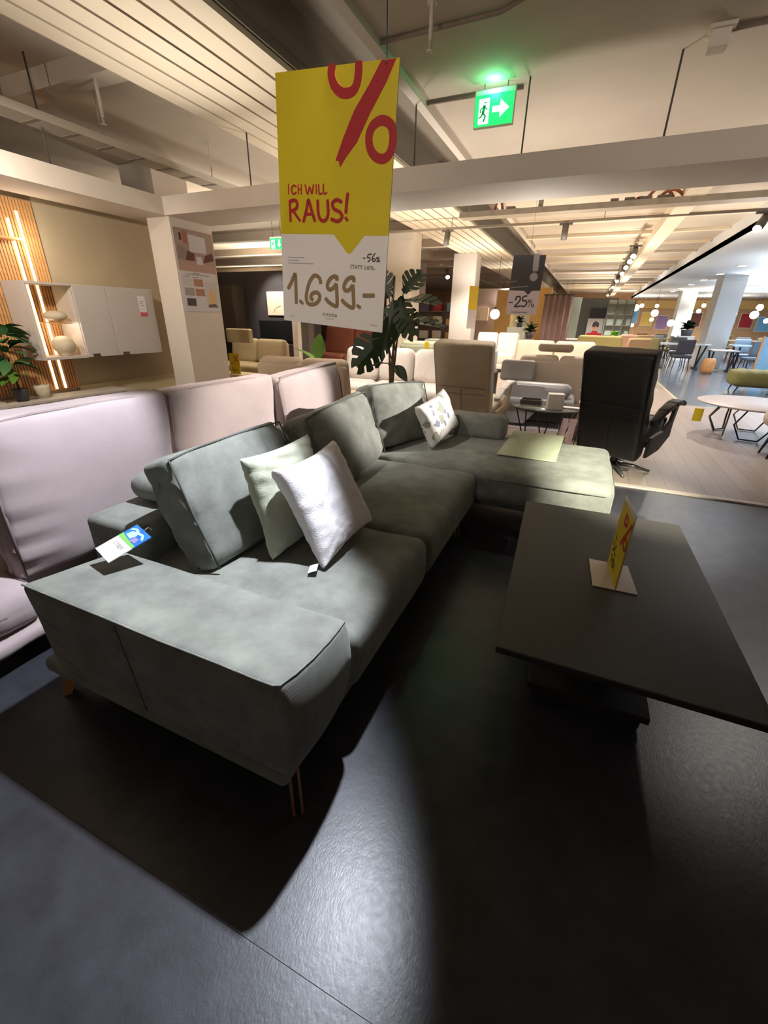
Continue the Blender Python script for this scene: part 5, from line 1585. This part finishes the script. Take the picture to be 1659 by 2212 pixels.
# grey shop-in-shop with wall screen and the seated person
struct('wall_back', MB().box(-.95, 1.0, 24.0, 24.1, 0, 2.34), M('green_grey_wall', (120, 124, 116), .85))  # one even green grey over the whole wall
struct('wall_left', MB().box(-1.25, -.45, 20.0, 20.05, 0, 2.2), M('glass_green_wall', (176, 190, 180), .4))
FS = empty('wall_screen', (.36, 23.9, 1.5), 'dark wall screen far away above the seated person', 'screen')
obj('screen', MB().box(-.06, .78, 23.92, 23.95, 1.52, 1.92), M('far_dark_screen', (56, 52, 62), .3), FS)
obj('mount', MB().box(.2, .5, 23.95, 24.0, 1.6, 1.8), BLACKP, FS)
WB = empty('display_board', (.36, 23.4, 0), 'bright white display boards below the far wall screen', 'board')
for k in range(3):
    obj('panel', MB().box(-.12 + k * .34, .20 + k * .34, 23.4, 23.44, .05, 1.48), M('bright_board', (244, 240, 236), .6), WB)
for x in (-.1, .88):
    obj('foot', MB().box(x - .02, x + .02, 23.3, 23.55, 0, .05), BLACKP, WB)
FW = empty('display_shelf', (1.05, 22.2, 0), 'pale green grid shelf right of the far wall screen', 'shelf')
for i in range(4):
    obj('upright', MB().box(.56 + i * .33, .59 + i * .33, 22.0, 22.3, 0, 2.2), M('shelf_grey', (120, 116, 108), .6), FW)
for z in (.35, .80, 1.20, 1.60, 2.0):
    obj('shelf_board', MB().box(.56, 1.58, 22.0, 22.3, z, z + .03), M('shelf_grey', (120, 116, 108), .6), FW)
obj('rear_panel', MB().box(.56, 1.58, 22.3, 22.32, 0, 2.2), M('pale_mint_panel', (206, 216, 200), .7), FW)
PE = empty('person', (.18, 16.98, 0), 'person in dark red top with dark hair, seated far behind the counter', 'person')
body = MB()
me = bpy.data.meshes.new('body')
pts = [((0, 0, .50), .15), ((0, 0, .72), .15), ((0, 0, .92), .17), ((0, 0, 1.02), .10), ((0, -.01, 1.09), .055), ((0, -.02, 1.16), .085), ((0, -.02, 1.26), .075),
       ((-.19, 0, .97), .065), ((-.24, -.05, .74), .05), ((-.16, -.26, .66), .038), ((.19, 0, .97), .065), ((.24, -.05, .74), .05), ((.16, -.26, .66), .038),
       ((-.11, -.02, .50), .09), ((-.12, -.42, .50), .07), ((-.12, -.42, .08), .045), ((.11, -.02, .50), .09), ((.12, -.42, .50), .07), ((.12, -.42, .08), .045),
       ((-.12, -.52, .04), .04), ((.12, -.52, .04), .04)]
ed = [(0, 1), (1, 2), (2, 3), (3, 4), (4, 5), (5, 6), (2, 7), (7, 8), (8, 9), (2, 10), (10, 11), (11, 12), (0, 13), (13, 14), (14, 15), (0, 16), (16, 17), (17, 18), (15, 19), (18, 20)]
me.from_pydata([p for p, r_ in pts], ed, [])
bo = bpy.data.objects.new('body', me)
COL.objects.link(bo)
bo.parent = PE
sk_ = bo.modifiers.new('skin', 'SKIN')
for v, (p, r_) in zip(me.skin_vertices[0].data, pts):
    v.radius = (r_, r_ * .85)
me.skin_vertices[0].data[0].use_root = True
bo.modifiers.new('sub', 'SUBSURF').levels = 1
bm_ = M('red_top_and_skin', (150, 30, 38), .85)
nt = bm_.node_tree
tc = [q for q in nt.nodes if q.type == 'TEX_COORD'][0]
sep = nt.nodes.new('ShaderNodeSeparateXYZ')
nt.links.new(tc.outputs['Object'], sep.inputs[0])
ramp = nt.nodes.new('ShaderNodeValToRGB')
ramp.color_ramp.interpolation = 'CONSTANT'
ramp.color_ramp.elements[0].color = (*lin((46, 44, 56)), 1)
ramp.color_ramp.elements[1].position = .58
ramp.color_ramp.elements[1].color = (*lin((150, 30, 38)), 1)
e2 = ramp.color_ramp.elements.new(.80)
e2.color = (*lin((198, 150, 124)), 1)
dv_ = nt.nodes.new('ShaderNodeMath')
dv_.operation = 'MULTIPLY'
dv_.inputs[1].default_value = 1 / 1.34
nt.links.new(sep.outputs['Z'], dv_.inputs[0])
nt.links.new(dv_.outputs[0], ramp.inputs['Fac'])
nt.links.new(ramp.outputs['Color'], nt.nodes['Principled BSDF'].inputs['Base Color'])
me.materials.append(bm_)
obj('hair', MB().lathe([(.06, 1.15), (.098, 1.20), (.10, 1.26), (.085, 1.32), (.04, 1.35), (.001, 1.355)], (0, .012, 0), 14), HAIR, PE, True, local=True)
obj('nose', MB().tube([(0, -.098, 1.23), (0, -.118, 1.20)], [.008, .012], 6), SKIN, PE, True, local=True)
for s in (-1, 1):
    obj('eye', MB().lathe(sphere_prof(.010, .02, 1.228, 6), (s * .032, -.094, 0), 8), BLACKP, PE, True, local=True)
    obj('ear', MB().lathe(sphere_prof(.016, .05, 1.19, 6), (s * .088, -.01, 0), 8), SKIN, PE, True, local=True)
obj('mouth', MB().box(-.022, .022, -.102, -.092, 1.168, 1.174), M('lip', (150, 84, 78), .6), PE, local=True)
ch = empty('office_stool', (.18, 16.98, 0), 'dark stool carrying the seated person behind the counter', 'stool')
obj('seat', MB().lathe([(.17, .36), (.19, .39), (.17, .415)], (.18, 16.98, 0), 14), BLACKP, ch, True)
obj('pole', MB().tube([(.18, 16.98, .02), (.18, 16.98, .36)], .03, 8), DSTEEL, ch)
obj('foot', MB().lathe([(.20, 0), (.20, .02)], (.18, 16.98, 0), 16), DSTEEL, ch)

# far hall
struct('wall_back', MB().box(-26, 15, 33.5, 33.6, 0, 3.3), WOODB)
struct('trim_7', MB().box(-1, 15, 33.42, 33.5, 2.15, 2.6), M('ochre_band', (214, 170, 104), .7))
struct('wall_right', MB().box(11.0, 11.1, 8, 33.5, 0, 3.0), WOODB)
WN = struct('window_1', MB().box(10.97, 11.0, 18.0, 30.0, 1.75, 2.70), DAY)
for y in (18.0, 21.0, 24.0, 27.0, 29.94):
    obj('window_frame', MB().box(10.94, 10.97, y, y + .06, 1.75, 2.70), GREYC, WN)
SL = struct('window_2', MB().box(5.8, 9.5, 17.2, 27.0, 2.700, 2.715), DAY)
for k in range(5):
    obj('window_frame', MB().box(5.8, 9.5, 17.2 + k * 2.45, 17.26 + k * 2.45, 2.68, 2.70), GREYC, SL)
rr = random.Random(21)
side = ['left', 'middle', 'right']
ordw = ['first', 'second', 'third', 'fourth', 'fifth', 'sixth', 'seventh', 'eighth', 'ninth', 'tenth', 'eleventh', 'twelfth', 'thirteenth', 'fourteenth', 'fifteenth', 'sixteenth']
PGR = M('pale_lamp_glow', (255, 236, 190), .5, emit=6.0)
LX = [(1.9, 26, 2.0), (2.3, 28, 2.15), (2.6, 24.5, 1.75), (2.9, 28, 1.5), (3.2, 30, 2.2), (3.4, 25, 1.35), (4.7, 27, 1.9), (5.0, 24, 1.5), (5.2, 29, 2.2), (5.8, 26, 1.3), (6.4, 28, 1.8), (6.9, 25, 1.5), (7.3, 28, 2.1), (2.2, 30, 1.2), (4.95, 22.5, 1.25), (5.9, 23, 1.7)]
for i, p in enumerate(sorted(LX)):
    pendant('glowing pendant lamp in the far hall, %s counted from the left' % ordw[i], p, .10 if i % 3 else .15, PGR, 2.72 if p[0] > 2.06 else 3.0, 'glowing pendant lamps of the far hall')
DT = M('pale_blue_table', (206, 214, 222), .3)
table('white dining table in front of the left pale column', (2.85, 17.4, 0), .03, 1.4, .9, .76, DT)
chair('dark chair at the near side of the white dining table by the column', (2.75, 16.5, 0), 0.1, M('dark_slate_fabric', (66, 64, 74), .8))
chair('grey chair at the far side of the white dining table by the column', (2.9, 18.35, 0), 3.1, M('mid_grey_fabric', (110, 112, 120), .8))
chair('second dark chair at the white dining table, at its left end', (1.78, 17.35, 0), -1.4, M('dark_slate_fabric', (66, 64, 74), .8))
RT = table('round-edged pale table at the foot of the nearest pale column', (3.92, 17.1, 0), .05, .7, .55, .62, M('pale_pebble', (206, 200, 196), .4))
solo('wood_stool', MB().lathe([(.14, 0), (.17, .12), (.17, .34), (.13, .42), (.001, .42)], (3.42, 16.0, 0.001), 16), OAKLEG, 'round wooden stool in front of the pale column foot', 'stool', smooth=True)
table('glass table among blue chairs, right of the nearest pale column', (5.0, 17.5, 0), 0, 1.6, .9, .76, M('blue_glass_top', (176, 204, 224), .1))
for i, (x, y, rz) in enumerate(((4.6, 16.7, 0.2), (5.3, 16.7, -.2), (4.7, 18.3, 3.1), (5.4, 18.2, 2.9))):
    chair(['near left chair at the glass table right of the column', 'near right chair at the glass table right of the column', 'far left chair at the glass table right of the column', 'far right chair at the glass table right of the column'][i], (x, y, 0), rz, M('pale_teal_fabric', (150, 166, 176), .8) if i % 2 else M('blue_grey_fabric', (110, 126, 142), .8), 'chairs around the glass table')
GP = empty('glass_partition', (4.45, 15.6, 0), 'pale blue glass partition behind the olive ottoman', 'partition')
obj('pane', MB().box(4.40, 4.95, 15.6, 15.62, .05, 1.05), M('pale_blue_glass', (160, 208, 240), .1, trans=.4), GP)
for x in (4.40, 4.95):
    obj('post', MB().box(x - .02, x + .02, 15.59, 15.63, 0, 1.08), OAKLEG, GP)
chair('white chair with wooden legs at the right edge above the olive ottoman', (4.75, 14.6, 0), 2.6, M('ivory_shell', (226, 224, 214), .6), None, .46, .95, .55)
for i, (x, y, rz) in enumerate(((1.25, 18.9, .2), (2.65, 20.0, 1.6), (1.45, 20.95, 3.0), (2.5, 21.5, .2), (2.2, 23.7, 2.9), (3.1, 23.7, 3.4), (1.4, 24.8, 1.1), (5.35, 21.5, .1), (6.1, 21.5, -.2), (5.4, 23.8, 3.0), (7.6, 18.9, .2))):
    c_ = [M('tan_fabric', (176, 146, 110), .8), M('moss_fabric', (112, 104, 70), .8), M('rose_tan_fabric', (190, 150, 128), .8), M('ash_fabric', (140, 136, 130), .8)][i % 4]
    chair('%s %s chair of the far dining groups, counted from the aisle rail outward' % (ordw[i], ['tan', 'moss green', 'rose tan', 'ash grey'][i % 4]), (x, y, 0), rz, c_, 'chairs of the far dining groups')
for i, (x, y, w, rz) in enumerate(((1.4, 19.93, 1.3, .05), (2.65, 22.6, 1.35, -.05), (5.7, 22.65, 1.5, .03), (7.7, 20.0, 1.3, .1))):
    table(['oak table of the nearest far dining group', 'oak table behind the nearest far dining group', 'oak table right of the pale columns', 'oak table at the far right dining group'][i], (x, y, 0), rz, w, .85, .76, M('oak_table_top', (176, 136, 92), .5))
PLT = empty('plinth', (3.55, 21.5, 0), 'white plinth under the dark green plant between the pale columns', 'plinth')
obj('body', MB().box(3.3, 3.8, 21.25, 21.75, 0, .86), M('white_laminate', (226, 224, 220), .5), PLT)
obj('board_top', MB().box(3.28, 3.82, 21.23, 21.77, .86, .895), M('white_laminate', (226, 224, 220), .5), PLT)
cols_ = [(170, 40, 44), (120, 190, 230), (226, 190, 96), (150, 120, 160), (232, 226, 214), (110, 60, 50), (196, 120, 90), (90, 130, 170)]
for i in range(12):
    x = 1.2 + i * .85
    z0 = 1.0 + .35 * ((i * 5) % 3) / 2
    wp = empty('wall_poster', (x + .3, 33.4, z0), '%s coloured poster from the left on the far brown wall' % ordw[i], 'poster', 'posters on the far brown wall')
    obj('poster_sheet', MB().box(x, x + .6, 33.44, 33.46, z0, z0 + .75), M('wall_print_%d' % (i % 8), cols_[i % 8], .7), wp)
    obj('frame', MB().box(x - .03, x + .63, 33.46, 33.50, z0 - .03, z0 + .78), M('poster_frame', (232, 226, 214), .6), wp)

for i, (x, y, rz, c_) in enumerate(((.95, 11.9, .5, 'tan_fabric'), (1.45, 12.8, -.4, 'moss_fabric'), (.85, 13.6, 2.6, 'rose_tan_fabric'), (1.5, 14.4, 3.3, 'tan_fabric'))):
    chair(['tan lounge chair just above the black recliner top', 'moss green lounge chair by the aisle edge above the black recliner', 'rose tan lounge chair behind the tan one, above the black recliner', 'farther tan lounge chair beside the aisle edge'][i], (x, y, .001), rz, M(c_, (176, 146, 110), .8), 'lounge chairs beyond the black recliner', .46, 1.0, .56)

# beams of the left ceiling bay seen past the column, and the side of the far left department
for k in range(7):
    struct('ceiling_beam', MB().box(-24, -3.6, 9.9 + k * 2.2, 10.12 + k * 2.2, 3.02, 3.2), CEIL)
struct('wall_left', MB().box(-24.1, -24, -6, 33.5, 0, 3.3), WOODB)
